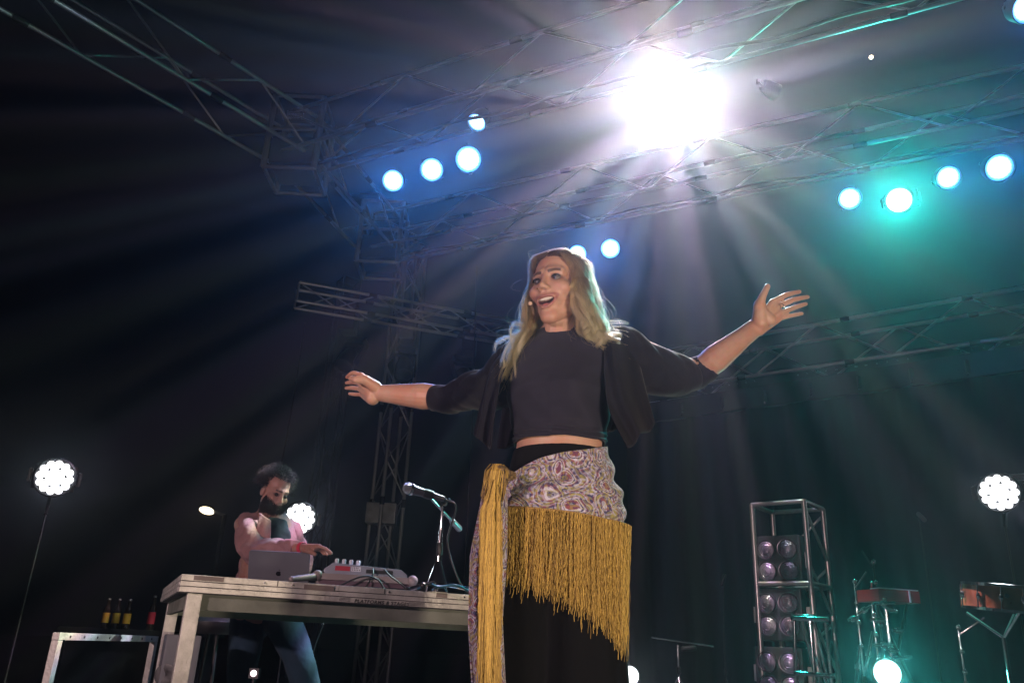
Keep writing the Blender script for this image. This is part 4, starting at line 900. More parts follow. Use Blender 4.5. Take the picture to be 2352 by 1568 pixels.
# clumps and waves
gi_ = rng.choice(N, 240, replace=False); feat = np.concatenate([rt*6, (th1/PI)[:, None]*1.5, sd_[:, None]*1., (jit*.5)[:, None]], 1)
cid = np.argmin(((feat[:, None, :]-feat[gi_][None, :, :])**2).sum(-1), 1); s_ = np.linspace(0, 1, 26)[None, :, None]
strands = strands+(strands[gi_][cid]-strands)*(.84*s_**.9)
cph = rng.uniform(0, 2*PI, (260, 3)); cam_ = rng.uniform(.15, 1, (260,))
s_ = np.linspace(0, 1, 26)[None, :]; amp = (s_**1.4)*.036*cam_[cid][:, None]
strands[..., 0] += amp*np.sin(15*s_+cph[cid][:, :1]); strands[..., 1] += amp*np.sin(14*s_+cph[cid][:, 1:2]); strands[..., 2] += .4*amp*np.sin(13*s_+cph[cid][:, 2:3])
strands += rng.normal(0, .0012, (N, 1, 3))*s_[..., None]
fly = rng.uniform(0, 1, N) < .025; strands[fly] += (s_**1.2)[..., None]*rng.normal(0, .022, (fly.sum(), 1, 3))
HM = hair_mat('hair_blonde', (.055, .03, .018), (.80, .48, .20))
fz = rng.uniform(0, 1, N) < .10; strands[fz] += np.sin(s_*PI)[..., None]**.5*rng.normal(0, .006, (fz.sum(), 1, 3))+.003*np.sin(s_[..., None]*rng.uniform(15, 40, (fz.sum(), 1, 3))+rng.uniform(0, 6, (fz.sum(), 1, 3)))
hair('hair', Gw(strands), (.00032)*rng.uniform(.7, 1.3, N), HM, SG)
# a few loose curls outside the outline
lo = []
for (px, py), (qx, qy), bulge in [((1200, 640), (1196, 668), (-28, 6)), ((1225, 590), (1218, 600), (-8, -14)), ((1236, 575), (1222, 596), (-18, -8)), ((1392, 700), (1396, 738), (16, 6)), ((1262, 572), (1240, 574), (-6, -10)), ((1400, 738), (1428, 752), (10, -14)), ((1410, 742), (1424, 748), (4, -12)), ((1385, 680), (1402, 742), (24, 4)), ((1185, 700), (1168, 740), (-12, 0)), ((1345, 612), (1362, 606), (6, -6))]:
    for r_ in range(2):
        a = W(px, py, 2.08+.01*r_); b = W(qx+r_, qy+r_, 2.07); c = W((px+qx)/2+bulge[0]*(1+.12*r_), (py+qy)/2+bulge[1]*(1+.1*r_), 2.07); tq_ = np.linspace(0, 1, 26)[:, None]; c2q = c*1.6-.3*(a+b); lo.append(a*(1-tq_)**2+2*c2q*tq_*(1-tq_)+b*tq_**2)
hair('flyaway_hair', np.array(lo), .00013, HM, SG)

# ---- clothes
def cloth_mat(name, col, rough=.85, sheen=.06, bump=.35, bs=25.):
    m = mat(name, col, rough, 0, bump, bs, .15, sheen=sheen, spec=.18); return m
M_top = cloth_mat('top_black', (.019, .018, .031), .75, .08, .25, 14); M_jkt = cloth_mat('jacket_black', (.008, .0075, .014), .85, .08, .3, 22); M_trs = cloth_mat('trouser_black', (.003, .003, .0045), .9, .02, .3, 18)
zt = np.concatenate([np.linspace(1.106, 1.16, 26), np.linspace(1.165, 1.395, 50)]); tt = np.linspace(0, 2*PI, 160, endpoint=False)
def topoff(t_, z): 
    w = .009
    f_ = np.exp(-((z-1.115)/.016)**2); return w+f_*.0035*np.sin(z*420+3*np.sin(t_*2.3))+.0012*np.sin(t_*9+z*60)*np.exp(-((z-1.15)/.05)**2)+.0018*np.sin(z*95+5*np.sin(t_*1.5))+.0016*np.sin(t_*6+z*30)*np.sin(z*48+t_*2)
Gt = []
for z in zt: 
    zz_ = z-.0+.010*0; hem = 0
    Gt.append(torP(tt, np.full(160, zz_), topoff(tt, np.full(160, zz_))))
# round neckline ends on the chest, in front lower than behind
[Gt.append(torP(tt, np.full(160, z_), .004)) for z_ in (1.405, 1.415, 1.422)]; 
q = MB(); q.grid(np.array(Gt), closed=True); tp_o = q.build('crop_top', M_top, SG, smooth='full'); sm = tp_o.modifiers.new('th', 'SOLIDIFY'); sm.thickness = .003; sm.offset = -1
# trousers: hips and two wide legs
tr = MB(); zz = np.linspace(.80, 1.088, 24); G = np.array([torP(tt[::2], np.full(80, z), .005+.0*z) for z in zz]); tr.grid(G, closed=True); n0 = tr.n-24*80; tr.f += [tuple(n0+j for j in range(80))[::-1], tuple(n0+23*80+j for j in range(80))]
for s_ in (-1, 1):
    hj = AX+er*.073*s_+ef*.0; pts = [hj+[0, 0, .88], hj+er*.003*s_+[0, 0, .70], hj+er*.006*s_+[0, 0, .45], hj+er*.012*s_+[0, 0, .06]]; P = catmull(np.array([pts]), 30)[0]; n = 48
    a = np.linspace(0, 2*PI, n, endpoint=False); V_ = []
    for i, c in enumerate(P):
        R_ = np.interp(i/29, [0, .25, .5, 1], [.082, .088, .094, .115]); w = 1+.05*np.sin(a*7+i*.05+s_)*np.interp(i/29, [0, .2, 1], [0, .5, 1]); V_.append(c+(R_*w)[:, None]*(np.cos(a)[:, None]*er+np.sin(a)[:, None]*ef*1.08))
    tr.grid(np.array(V_), closed=True); n0 = tr.n-30*n; tr.f += [tuple(n0+j for j in range(n))[::-1], tuple(n0+29*n+j for j in range(n))]
trs, _ = finish(tr, .006, 'trousers', M_trs, SG, 4)
for s_ in (-1, 1):
    hj = AX+er*.085*s_; q = MB(); q.capsule(hj+[0, 0, .035]-ef*.04, hj+ef*.13+[0, 0, .028], .035, .026); q.build('shoe', M_blackgloss, SG)
# jacket: sleeves, two open fronts, back
def sleeve(cen, rads, seed, cuff):
    P = np.array([W(*c) for c in cen]); P = catmull(P[None], 40)[0]; R_ = np.interp(np.linspace(0, 1, 40), np.linspace(0, 1, len(rads)), rads); n = 56
    T = np.gradient(P, axis=0); T /= np.linalg.norm(T, axis=1)[:, None]; a = np.linspace(0, 2*PI, n, endpoint=False); V_ = []
    for i in range(40):
        u = nrm(np.cross(T[i], [0, 1, 0])); v_ = np.cross(T[i], u); s = i/39
        fold = 1.03-.15*(1-np.abs(np.sin(s*9+seed+1.6*np.sin(a+seed))))**2*(.3+.7*s)-.10*(1-np.abs(np.sin(s*19+seed*2+2.4*np.sin(a*1+2*seed))))**3+.045*np.sin(3*a+s*9)
        if i > 36: fold = fold*0+1.03
        V_.append(P[i]+(R_[i]*fold)[:, None]*(np.cos(a)[:, None]*u+np.sin(a)[:, None]*v_))
    V_.append(V_[-1]*.0+np.array(P[-1])+(V_[-1]-P[-1])*.86); return V_
jk = MB()
jk.grid(np.array(sleeve([(1382, 792, 2.07), (1425, 806, 2.05), (1470, 836, 2.08), (1540, 860, 2.14), (1592, 860, 2.19), (1636, 836, 2.16)], [.045, .068, .072, .066, .058, .046, .037], 1.3, 0)), closed=True)
jk.grid(np.array(sleeve([(1215, 812, 2.11), (1182, 848, 2.14), (1140, 888, 2.19), (1085, 899, 2.25), (1042, 914, 2.30), (998, 914, 2.34)], [.058, .078, .072, .062, .052, .044, .039], 4.1, 0)), closed=True)
def panel(outer, inner, bulge, seed, nf=5, amp=.010):
    A_ = catmull(np.array([[W(*p) for p in outer]]), 40)[0]; B_ = catmull(np.array([[W(*p) for p in inner]]), 40)[0]; G = []
    for i in range(40):
        s = i/39; row = []
        for j in range(36):
            t_ = j/35; P = A_[i]*(1-t_)+B_[i]*t_; P = P+ef*(bulge*math.sin(PI*t_)*(.4+.6*math.sin(PI*min(1, s*1.2)))+amp*(s**.7)*math.sin(t_*nf*PI*1.3+seed+s*1.5)); row.append(P)
        G.append(row)
    return np.array(G)
jk.grid(panel([(1450, 768, 2.05), (1463, 800, 2.03), (1474, 850, 2.02), (1490, 915, 2.02), (1507, 977, 2.03)], [(1382, 768, 2.03), (1386, 800, 1.96), (1389, 870, 1.93), (1402, 945, 1.93), (1444, 1030, 1.95)], .045, .4, 2.7, .019))
jk.grid(panel([(1158, 800, 2.12), (1140, 825, 2.10), (1122, 865, 2.10), (1103, 930, 2.10), (1085, 995, 2.10)], [(1200, 795, 2.08), (1160, 850, 2.0), (1148, 900, 1.99), (1139, 965, 2.0), (1133, 1037, 2.02)], .03, 2.0, 2.6, .017))
# back and yoke
jk.grid(panel([(1165, 800, 2.16), (1160, 860, 2.19), (1158, 920, 2.2), (1150, 975, 2.2), (1143, 1030, 2.2)], [(1440, 775, 2.12), (1440, 850, 2.15), (1436, 910, 2.15), (1432, 960, 2.14), (1425, 985, 2.12)], -.035, 1., 9, .012))
jk.grid(panel([(1450, 766, 2.06), (1446, 764, 2.09), (1442, 768, 2.13)], [(1375, 780, 2.0), (1372, 768, 2.06), (1370, 775, 2.13)], .0, 1., 1, .0))
jk.grid(panel([(1158, 802, 2.11), (1160, 800, 2.14), (1166, 804, 2.17)], [(1205, 790, 2.08), (1212, 785, 2.11), (1218, 792, 2.16)], .0, 1., 1, .0))
jo = jk.build('jacket', M_jkt, SG, smooth='full', fix=False); sm = jo.modifiers.new('th', 'SOLIDIFY'); sm.thickness = .0025
# ---- shawl
def shawl_mat():
    m = bpy.data.materials.new('paisley_knit'); m.use_nodes = True; t = m.node_tree; b = t.nodes['Principled BSDF']; b.inputs['Roughness'].default_value = .9; b.inputs['Sheen Weight'].default_value = .3
    uv = t.nodes.new('ShaderNodeUVMap'); uv.uv_map = 'UV'
    ns = t.nodes.new('ShaderNodeTexNoise'); ns.inputs['Scale'].default_value = 14; t.links.new(uv.outputs[0], ns.inputs['Vector'])
    mxv = t.nodes.new('ShaderNodeVectorMath'); mxv.operation = 'MULTIPLY_ADD'; mxv.inputs[1].default_value = (.045, .045, .045); t.links.new(ns.outputs['Color'], mxv.inputs[0]); t.links.new(uv.outputs[0], mxv.inputs[2])
    v = t.nodes.new('ShaderNodeTexVoronoi'); v.inputs['Scale'].default_value = 17; v.inputs['Randomness'].default_value = .75; t.links.new(mxv.outputs[0], v.inputs['Vector'])
    cr = t.nodes.new('ShaderNodeValToRGB'); cr.color_ramp.interpolation = 'CONSTANT'; e = cr.color_ramp.elements
    cols = [(0, (.07, .06, .10)), (.06, (.30, .26, .06)), (.13, (.03, .035, .11)), (.17, (.24, .05, .08)), (.27, (.60, .58, .70)), (.31, (.035, .035, .12)), (.345, (.60, .58, .70)), (.39, (.23, .07, .10)), (.42, (.06, .055, .13)), (.47, (.42, .40, .54)), (.50, (.30, .26, .10)), (.56, (.05, .05, .12)), (.60, (.42, .40, .52)), (.64, (.25, .06, .10)), (.67, (.05, .05, .14)), (.71, (.42, .40, .52)), (.77, (.28, .24, .08)), (.82, (.06, .05, .14))]
    e[0].position = 0; e[0].color = (*cols[0][1], 1); e[1].position = cols[1][0]; e[1].color = (*cols[1][1], 1)
    for p, c in cols[2:]: el = e.new(p); el.color = (*c, 1)
    t.links.new(v.outputs['Distance'], cr.inputs[0])
    v2 = t.nodes.new('ShaderNodeTexVoronoi'); v2.inputs['Scale'].default_value = 190; t.links.new(mxv.outputs[0], v2.inputs['Vector'])
    c2_ = t.nodes.new('ShaderNodeValToRGB'); c2_.color_ramp.interpolation = 'CONSTANT'; e = c2_.color_ramp.elements; e[0].color = (.50, .48, .60, 1); e[1].position = .25; e[1].color = (.06, .05, .13, 1); el = e.new(.55); el.color = (.28, .10, .10, 1); el = e.new(.7); el.color = (.34, .30, .10, 1)
    sr = t.nodes.new('ShaderNodeSeparateColor'); t.links.new(v2.outputs['Color'], sr.inputs[0]); t.links.new(sr.outputs[0], c2_.inputs[0])
    mx = t.nodes.new('ShaderNodeMix'); mx.data_type = 'RGBA'; mx.inputs[0].default_value = .5; t.links.new(cr.outputs[0], mx.inputs[6]); t.links.new(c2_.outputs[0], mx.inputs[7]); t.links.new(mx.outputs[2], b.inputs['Base Color'])
    bp = t.nodes.new('ShaderNodeBump'); bp.inputs['Strength'].default_value = .6; bp.inputs['Distance'].default_value = .003; t.links.new(v2.outputs['Distance'], bp.inputs['Height']); t.links.new(bp.outputs[0], b.inputs['Normal']); return m
M_sh = shawl_mat()
def uvgrid(mb, U_, V_, name, m, parent, thick=.004):
    o = mb.build(name, m, parent, smooth='full', fix=False); me = o.data; uv = me.uv_layers.new(name='UV'); uu = np.asarray(U_).ravel(); vv = np.asarray(V_).ravel()
    for l in me.loops: uv.data[l.index].uv = (uu[l.vertex_index], vv[l.vertex_index])
    s_ = o.modifiers.new('th', 'SOLIDIFY'); s_.thickness = thick; s_.offset = 0; return o
SH = thing('shawl', AX+[0, 0, .95], 'paisley hip shawl with long golden fringe knotted at the singer\'s hip', 'shawl')
Yf = 1.95
def zpx(px, py, Y=Yf): return W(px, py, Y)[2]
def thx(px): # angle round the hips for a picture column
    return math.asin(max(-1, min(1, (px-1290)/131)))
ux = [thx(1163), thx(1200), thx(1265), thx(1320), thx(1375), PI/2, 2.3, PI]; uz = [zpx(1163, 1100), zpx(1200, 1072), zpx(1265, 1047), zpx(1320, 1037), zpx(1375, 1030), zpx(1385, 1030, 2.05), zpx(1385, 1035, 2.1), 1.04]
lx = [thx(1163), thx(1242), thx(1330), thx(1390), PI/2, 2.3, PI]; lz = [zpx(1168, 1146), zpx(1242, 1165), zpx(1330, 1180), zpx(1390, 1194), zpx(1420, 1212, 2.05), zpx(1420, 1215, 2.1), .85]
def upz(t_): return np.where(t_ >= ux[0], np.interp(t_, ux, uz), np.interp(-t_, [-ux[0], PI], [uz[0], 1.04]))
def loz(t_): return np.where(t_ >= lx[0], np.interp(t_, lx, lz), np.interp(-t_, [-lx[0], PI], [lz[0], .85]))
ts = np.linspace(-PI, PI, 200); hs = np.linspace(0, 1, 46); G = []; UU = []; VV = []
for h in hs:
    z = loz(ts)*(1-h)+upz(ts)*h; fold = .004*np.sin(z*60-ts*3.1)+.0035*np.sin(z*110-ts*5+2)+.007*np.exp(-((h-.42)/.08)**2)
    G.append(torP(ts, z, .012+fold)); UU.append(ts*.13); VV.append(z)
q = MB(); q.grid(np.array(G)); uvgrid(q, UU, VV, 'wrap', M_sh, SH)
def strand_mat(name, a, b_):
    m = bpy.data.materials.new(name); m.use_nodes = True; t = m.node_tree; b = t.nodes['Principled BSDF']; b.inputs['Roughness'].default_value = .55; b.inputs['Sheen Weight'].default_value = .2
    hi = t.nodes.new('ShaderNodeHairInfo'); mx = t.nodes.new('ShaderNodeMix'); mx.data_type = 'RGBA'; mx.inputs[6].default_value = (*a, 1); mx.inputs[7].default_value = (*b_, 1); t.links.new(hi.outputs['Random'], mx.inputs[0]); t.links.new(mx.outputs[2], b.inputs['Base Color']); return m
M_gold_t = strand_mat('golden_thread', (.22, .13, .02), (.70, .46, .09))
bz = [zpx(1166, 1275, 1.93), zpx(1218, 1315, 1.93), zpx(1280, 1352, 1.93), zpx(1340, 1382, 1.93), zpx(1395, 1430, 1.96), zpx(1415, 1500, 2.05), .62, .60]; bx = [thx(1166), thx(1218), thx(1280), thx(1340), thx(1395), thx(1419), 2.2, PI]
N = 6000; t0_ = rng.uniform(-PI*.9, PI*.9, N); keep = rng.uniform(0, 1, N) < (.36+.64*(t0_ > .3)); t0_ = t0_[keep]; N = len(t0_)
# threads gather in tassels
tas = np.round(t0_/.045)*.045; t1_ = t0_*.5+tas*.5+rng.normal(0, .006, N)
z0_ = loz(t0_); z1_ = np.interp(t0_, bx, bz)+rng.normal(0, .014, N)-.03*(rng.uniform(0,1,N)<.06); z1_ = np.where(t0_ < bx[0], bz[0]+.0, z1_); z1_ = np.minimum(z1_, z0_-.03)
ks_ = np.linspace(0, 1, 60); St = np.zeros((N, 60, 3)); lay = rng.uniform(.008, .024, N); drf = rng.normal(0, .005, N)
for i, k in enumerate(ks_):
    z = z0_+(z1_-z0_)*k; tt_ = t0_*(1-min(1, k*3))+t1_*min(1, k*3); hang = torP(tt_, z0_, lay+.004); hang[:, 2] = z
    hang += (-.022*k*np.clip(np.abs(t0_)-1.0, 0, .6)*np.sign(t0_)/.6)[:, None]*er+(drf*k)[:, None]*er+(np.sin(k*9+tas*40)*.0022*k)[:, None]*er+(np.sin(k*45+t0_*900)*.0008)[:, None]*er+(np.cos(k*52+t0_*700)*.0008)[:, None]*ef
    St[:, i] = hang
hair('fringe', St, .00052*rng.uniform(.7, 1.2, N), M_gold_t, SH, (1, .9))
q = MB(); q.tube([torP(np.array(t_), np.array(float(loz(np.array(t_)))), .018) for t_ in np.linspace(-PI*.95, PI*.95, 120)], .004, 8); q.build('fringe_heading', mat('heading_gold', (.42, .26, .08), .7, 0, .5, 300), SH)
# knot and hanging tail
kp = W(1143, 1092, 1.93); q = MB(); q.capsule(kp+[-.012, 0, -.01], kp+[.012, 0, .008], .02, .018); q.capsule(kp+[.012, .01, .006], W(1176, 1092, 1.95), .016, .012); q.capsule(kp+[-.01, -.008, .006], W(1120, 1135, 1.93), .014, .018); q.capsule(kp+[.006, -.014, .012], W(1148, 1128, 1.925), .012, .015); q.capsule(kp+[-.016, .0, -.004], kp+[.014, -.006, -.014], .012, .014)
ko, kv = finish(q, .004, 'knot', mat('knot_gold', (.20, .13, .06), .85, 0, .9, 220, .7, vscale=130), SH, 3)
def tail(cols, Y0, m, name, amp, nf, seed, u0):
    ys = np.linspace(0, 1, 60); G = []; UU = []; VV = []
    for s in ys:
        y = 1098+s*620; xl = np.interp(y, cols[0], cols[1]); xr = np.interp(y, cols[0], cols[2]); row = []; 
        for j in range(40):
            t_ = j/39; row.append(W(xl+(xr-xl)*t_, y, Y0+amp*math.sin(t_*nf*PI+seed+.9*math.sin(s*4+seed))+.01*math.sin(PI*t_)*-1)); 
        G.append(row); UU.append([u0+j*.004 for j in range(40)]); VV.append([row[0][2]]*40)
    q = MB(); q.grid(np.array(G)); uvgrid(q, UU, VV, name, m, SH)
tail(([1098, 1138, 1273, 1426, 1568, 1720], [1122, 1107, 1080, 1075, 1084, 1088], [1152, 1164, 1164, 1153, 1160, 1164]), 1.935, M_sh, 'tail_cloth', .008, 6, .5, .3)
N = 2800; xs = rng.choice([0, 1, 2, 3], N, p=[.22, .44, .16, .18]); cxs = np.array([1111, 1127, 1146, 1120])[xs]+rng.normal(0, 1, N)*np.array([2.6, 4.2, 2.4, 6])[xs]
y0_ = np.where(xs == 3, 1390, 1100)+rng.uniform(0, 1, N)*np.where(xs == 3, 30, 260); y1_ = np.where(xs == 3, 1700, y0_+rng.uniform(80, 330, N)); y1_ = np.minimum(y1_, 1700)
St = np.zeros((N, 18, 3)); drift = rng.normal(0, 4, N); ph_ = rng.uniform(0, 6.28, N)
for i, k in enumerate(np.linspace(0, 1, 18)):
    y = y0_+(y1_-y0_)*k; x = cxs+(y-1100)*-.012+drift*k+np.where(xs == 3, (y-1400)*.09+6, 0)+.9*np.sin(k*30+ph_)
    sq = np.interp(y, [1095, 1120, 1175], [.25, .5, 1]); x = 1140+(x-1140)*sq
    St[:, i] = [W(x[n], y[n], 1.908-.008*math.sin(ph_[n])-.004*(xs[n] == 1)) for n in range(N)]
hair('tail_fringe', St, .0006*rng.uniform(.7, 1.2, N), M_gold_t, SH, (1, .9))

N = 110; an_ = rng.uniform(-1.5, 1.5, N); St = np.zeros((N, 10, 3)); ln_k = rng.uniform(.02, .08, N); dx_ = rng.normal(0, .007, N)
for i, k in enumerate(np.linspace(0, 1, 10)):
    St[:, i] = kp+np.stack([np.sin(an_)*.022*min(1, .3+k*2)+dx_*.6-.008*k, -.024*np.cos(an_)*min(1, .4+k*2)-.004, .026*(1-k*2.2)*(k < .45)-(k >= .45)*.0+np.where(k >= .45, -(k-.45)*ln_k*1.6, 0)], 1)
hair('knot_thread', St, .0008, M_gold_t, SH, (1, .9))

# ------------------------------------------------------------------ the player behind the table
DJ = thing('person', [-1.38, 4.85, 0], 'bearded curly-haired man in pinkish shirt leaning over the laptop', 'person')
DH = W(632, 1131, 4.8); DR = frame(math.radians(-46), math.radians(-24), math.radians(-4)); DS = .98
def Dw(P): return DH+(np.asarray(P, float)*DS)@DR.T
chest = W(615, 1235, 4.85); pel = W(590, 1395, 5.0); sh1 = W(560, 1205, 4.76); sh2 = W(668, 1218, 5.08)
el1 = W(590, 1268, 4.55); wr1 = W(692, 1258, 4.3); hd1 = W(722, 1256, 4.25); el2 = W(694, 1300, 4.92); wr2 = W(650, 1322, 4.55)
b = MB(); v_, f_ = head_mesh(True, 150, 120); b.add(Dw(v_), f_)
for s_ in (-1, 1): b.ball(Dw((s_*.078, -.01, -.01)), (.01, .018, .03), DR)
b.capsule(Dw((0, -.015, -.06)), chest+[0, 0, .12], .055, .065)
b.chain([chest+[0, 0, .05], chest-[0, 0, .12], pel], [.13, .13, .13]); b.chain([sh1, el1, .6*el1+.4*wr1, wr1], [.055, .045, .043, .027]); b.chain([sh2, el2, .6*el2+.4*wr2, wr2], [.055, .045, .043, .028])
def dfing(a, b_, r): b.chain([a, .5*(a+b_)+[0, 0, .006], b_], [r, r*.95, r*.8], 12)
for i, (bx_, tx_) in enumerate([((733, 1254), (762, 1270)), ((735, 1256), (760, 1272)), ((733, 1259), (752, 1274)), ((728, 1260), (744, 1273))]):
    Bq = W(*bx_, 4.2+.022*i-.03); Tq = W(*tx_, 4.17+.028*i-.03); b.capsule(wr1, Bq, .024, .013); dfing(Bq, Tq, .0098-.0006*i)
b.chain([wr1, W(712, 1266, 4.2), W(724, 1272, 4.17)], [.02, .013, .010])
for i in range(4): b.capsule(wr2, wr2+[-.05, -.05+.02*i, -.01], .022, .013); dfing(wr2+[-.05, -.05+.02*i, -.01], wr2+[-.12, -.06+.026*i, -.03], .0095)
b.chain([wr2, wr2+[-.02, -.06, 0], wr2+[-.06, -.09, -.01]], [.02, .013, .010])
# legs
lg = [(W(575, 1410, 5.05), W(560, 1500, 4.9), [W(560, 1560, 5.0)[0], 5.0, .1]), (W(640, 1405, 4.98), W(682, 1500, 4.85), [W(745, 1600, 5.0)[0], 5.0, .1])]
for a, k_, f2_ in lg: b.chain([a, k_, np.array(f2_)], [.085, .06, .045])
for a, k_, f2_ in lg: b.capsule(np.array(f2_)+[0, .03, -.03], np.array(f2_)+[.03, -.15, -.05], .045, .035)
ob, V = finish(b, .0055, 'body', skin_mat('skin_tan', None), DJ, 2, .5)
L = (V-DH)@DR/DS; Cc = np.tile(np.array([.50, .27, .21]), (len(V), 1)); near = np.linalg.norm(L, axis=1) < .2; ax_ = np.abs(L[:, 0])
br = np.abs(L[:, 2]-.031); mixc(.9*(1-ss(br, .003, .006))*(ax_ > .008)*(ax_ < .048)*near*(L[:, 1] > .03), (.03, .02, .02))
ey = np.sqrt(((ax_-.031)/.02)**2+((L[:, 2]-.007)/.011)**2); mixc(.7*(1-ss(ey, .7, 1.2))*near*(L[:, 1] > .03), (.08, .04, .04))
mixc((1-ss(np.sqrt((L[:, 0]/.024)**2+((L[:, 2]+.063)/.007)**2), .7, 1.1))*near*(L[:, 1] > .05), (.35, .12, .11)); colour(ob, Cc)
M_shirt = cloth_mat('shirt_pink', (.36, .19, .19), .9, .06, .8, 26); M_vest = cloth_mat('vest_dark', (.035, .055, .055), .8, .06, .5, 20); M_jean = cloth_mat('jeans_blue', (.025, .05, .08), .8, .06, .5, 14)
sh = MB()
def wavy(mb, pts, rads, seed, n=40, k=44, amp=.10, ell=1.):
    P = catmull(np.array([pts]), k)[0]; R_ = np.interp(np.linspace(0, 1, k), np.linspace(0, 1, len(rads)), rads); T = np.gradient(P, axis=0); T /= np.linalg.norm(T, axis=1)[:, None]; a = np.linspace(0, 2*PI, n, endpoint=False); V_ = []; u = nrm(np.cross(T[0], [0, 1, .1]))
    for i in range(k):
        u = nrm(u-T[i]*(u@T[i])); v_ = np.cross(T[i], u); s = i/(k-1); w = 1+amp*(.45*np.sin(4*a+s*8+seed)-.75*(1-np.abs(np.sin(s*13+seed+1.5*np.sin(a+seed))))**2-.5*(1-np.abs(np.sin(s*23+seed*2+2.2*np.sin(a*2+seed))))**3); V_.append(P[i]+(R_[i]*w)[:, None]*(np.cos(a)[:, None]*u+ell*np.sin(a)[:, None]*v_))
    mb.grid(np.array(V_), closed=True); n0 = mb.n-k*n; mb.f += [tuple(n0+j for j in range(n))[::-1], tuple(n0+(k-1)*n+j for j in range(n))]
wavy(sh, [sh1+[.02, .03, .02], .5*(sh1+el1), el1, .5*(el1+wr1), .12*el1+.88*wr1], [.075, .082, .080, .066, .050], 1., amp=.18)
wavy(sh, [sh2+[-.02, .0, .02], .5*(sh2+el2), el2, .2*el2+.8*wr2], [.07, .072, .066, .052], 3., amp=.16)
wavy(sh, [chest+[0, .02, .14], chest+[0, .02, .06], chest+[0, 0, -.10], .5*(chest+pel)-[0, 0, .05], pel-[0, 0, .04]], [.08, .135, .14, .145, .165], 2., ell=.8, amp=.10)
wavy(sh, [.16*el1+.84*wr1, .10*el1+.90*wr1], [.047, .047], 0, k=6, amp=0)
sh.lathe([(.066, -.03), (.085, -.04), (.088, -.01), (.078, .022), (.068, .022), (.062, -.02), (.066, -.03)], chest+[0, .005, .145], nrm([.12, -.25, 1]), 32)
shirt, _ = finish(sh, .007, 'shirt', M_shirt, DJ, 1)
for o4, i4, sd4 in (([(598, 1178, 4.70), (588, 1225, 4.62), (580, 1290, 4.66), (572, 1345, 4.74)], [(622, 1196, 4.66), (622, 1235, 4.60), (617, 1290, 4.62), (606, 1350, 4.72)], 1.), ([(668, 1190, 4.92), (682, 1235, 4.88), (688, 1290, 4.9), (690, 1345, 4.95)], [(650, 1200, 4.78), (658, 1235, 4.74), (662, 1290, 4.74), (664, 1350, 4.82)], 3.)):
    A_ = catmull(np.array([[W(*p_) for p_ in o4]]), 30)[0]; B_ = catmull(np.array([[W(*p_) for p_ in i4]]), 30)[0]
    G = [[A_[i]*(1-j/17)+B_[i]*(j/17)+np.array([0, -.012*math.sin(PI*j/17)-.003*math.sin(j*.6+sd4+i*.2), 0]) for j in range(18)] for i in range(30)]
    q = MB(); q.grid(np.array(G)); o_ = q.build('shirt_front', M_shirt, DJ, smooth='full', fix=False); o_.modifiers.new('th', 'SOLIDIFY').thickness = .006
vs = MB(); P0 = chest+nrm([.5, -1, 0])*.125
wavy(vs, [P0+[.01, .02, .10], P0+[0, 0, .02], P0-[0, 0, .12], P0+(pel-chest)*.85], [.06, .105, .11, .09], 5., ell=.45, amp=.05); vest, _ = finish(vs, .007, 'undershirt', M_vest, DJ, 4)
jn = MB()
for a, k_, f2_ in lg: wavy(jn, [a+[0, 0, .06], a, k_, .5*(k_+np.array(f2_)), np.array(f2_)], [.11, .115, .088, .075, .07], a[0]*9, amp=.05)
jn.ball(pel+[.02, 0, -.04], (.16, .13, .12)); finish(jn, .009, 'jeans', M_jean, DJ, 4)
for a, k_, f2_ in lg: q = MB(); q.capsule(np.array(f2_)+[0, .03, -.05], np.array(f2_)+[.03, -.16, -.06], .052, .042); q.build('shoe', M_black, DJ)
q = MB(); d = nrm(wr1-el1); q.lathe([(.0275, -.012), (.031, -.01), (.031, .01), (.0275, .012)], wr1+d*.008, d, 24); q.build('wristband', mat('wristband_red', (.65, .05, .09), .5), DJ)
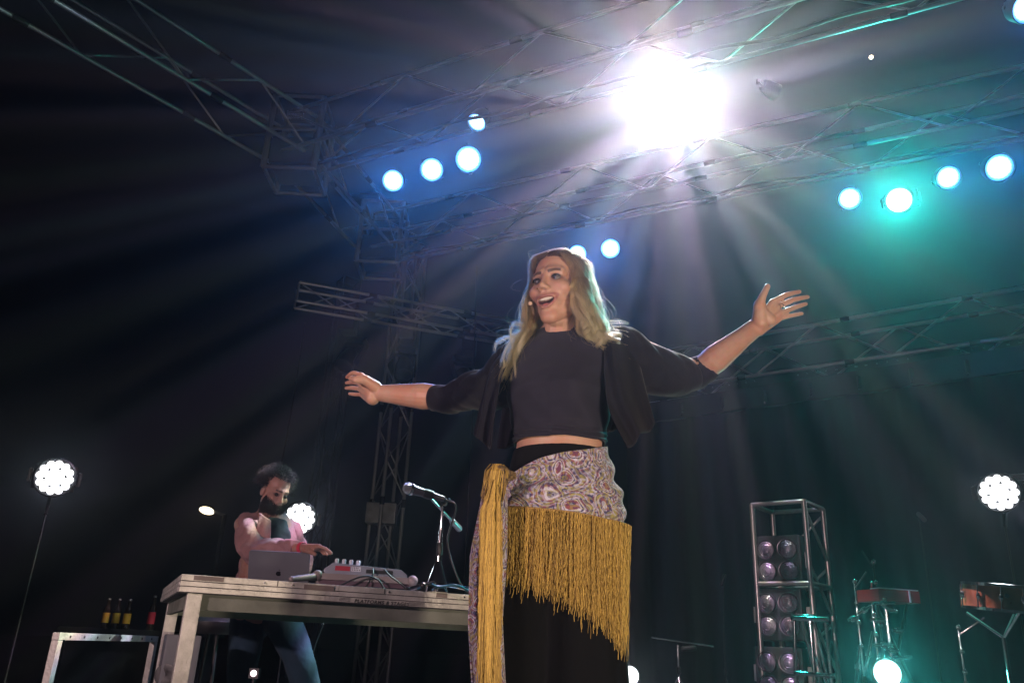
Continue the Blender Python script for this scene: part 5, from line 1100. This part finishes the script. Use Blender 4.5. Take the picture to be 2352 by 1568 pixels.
for s_ in (-1, 1): q = MB(); q.ball(Dw((s_*.031, .072, .006)), .0115); q.build('eye', M_dark, DJ)
HMd = mat('hair_dark', (.022, .016, .014), .75)
N = 3000; u = rng.normal(0, 1, (N, 3)); u /= np.linalg.norm(u, axis=1)[:, None]; u = u[(u[:, 2] > -.25) & ~((u[:, 1] > .35) & (u[:, 2] < .55))]; N = len(u)
r0 = np.array([0, -.018, .048])+u*[.073, .092, .078]; t_ = np.linspace(0, 1, 12)[None, :, None]; ph = rng.uniform(0, 6.28, (N, 1, 1)); ax1 = nrm([1, 0, .3])
dirn = u[:, None, :]*.048*t_*rng.uniform(.45, 1.35, (N, 1, 1)) + np.array([0, -.012, -.012])*t_**2; cu = .012*t_*np.concatenate([np.sin(9*t_+ph), np.cos(8*t_+ph*2), np.sin(7*t_+ph*3)], 2)
hair('curly_hair', Dw(r0[:, None, :]+dirn+cu), .0011, HMd, DJ)
N = 2600; a = rng.uniform(-1.45, 1.45, N); zz = rng.uniform(-.118, -.050, N)-.0*a; zz = zz+.03*np.abs(a)*rng.uniform(0,1,N); P = np.stack([np.sin(a)*.062, np.cos(a)*.075+.005, zz], 1)
for _ in range(12): P = P-head_sdf(P.copy(), True)[:, None]*nrm([0, 0, 1])*0-(head_sdf(P.copy(), True)[:, None])*(P-[0, 0, -.06])/np.linalg.norm(P-[0, 0, -.06], axis=1)[:, None]*.8
ok_ = ~((np.abs(P[:, 0]) < .020) & (np.abs(P[:, 2]+.063) < .006)); P = P[ok_]; N = len(P); ph = rng.uniform(0, 6.28, (N, 1, 1)); nn_ = (P-[0, 0, -.04]); nn_ /= np.linalg.norm(nn_, axis=1)[:, None]
hair('beard', Dw(P[:, None, :]+nn_[:, None, :]*.020*t_*rng.uniform(.5,1.3,(N,1,1))+np.array([0, .004, -.040])*t_*rng.uniform(.4,1.2,(N,1,1))+.006*t_*np.concatenate([np.sin(9*t_+ph),np.cos(7*t_+ph*2),np.sin(8*t_+ph*3)],2)), .0009, HMd, DJ)
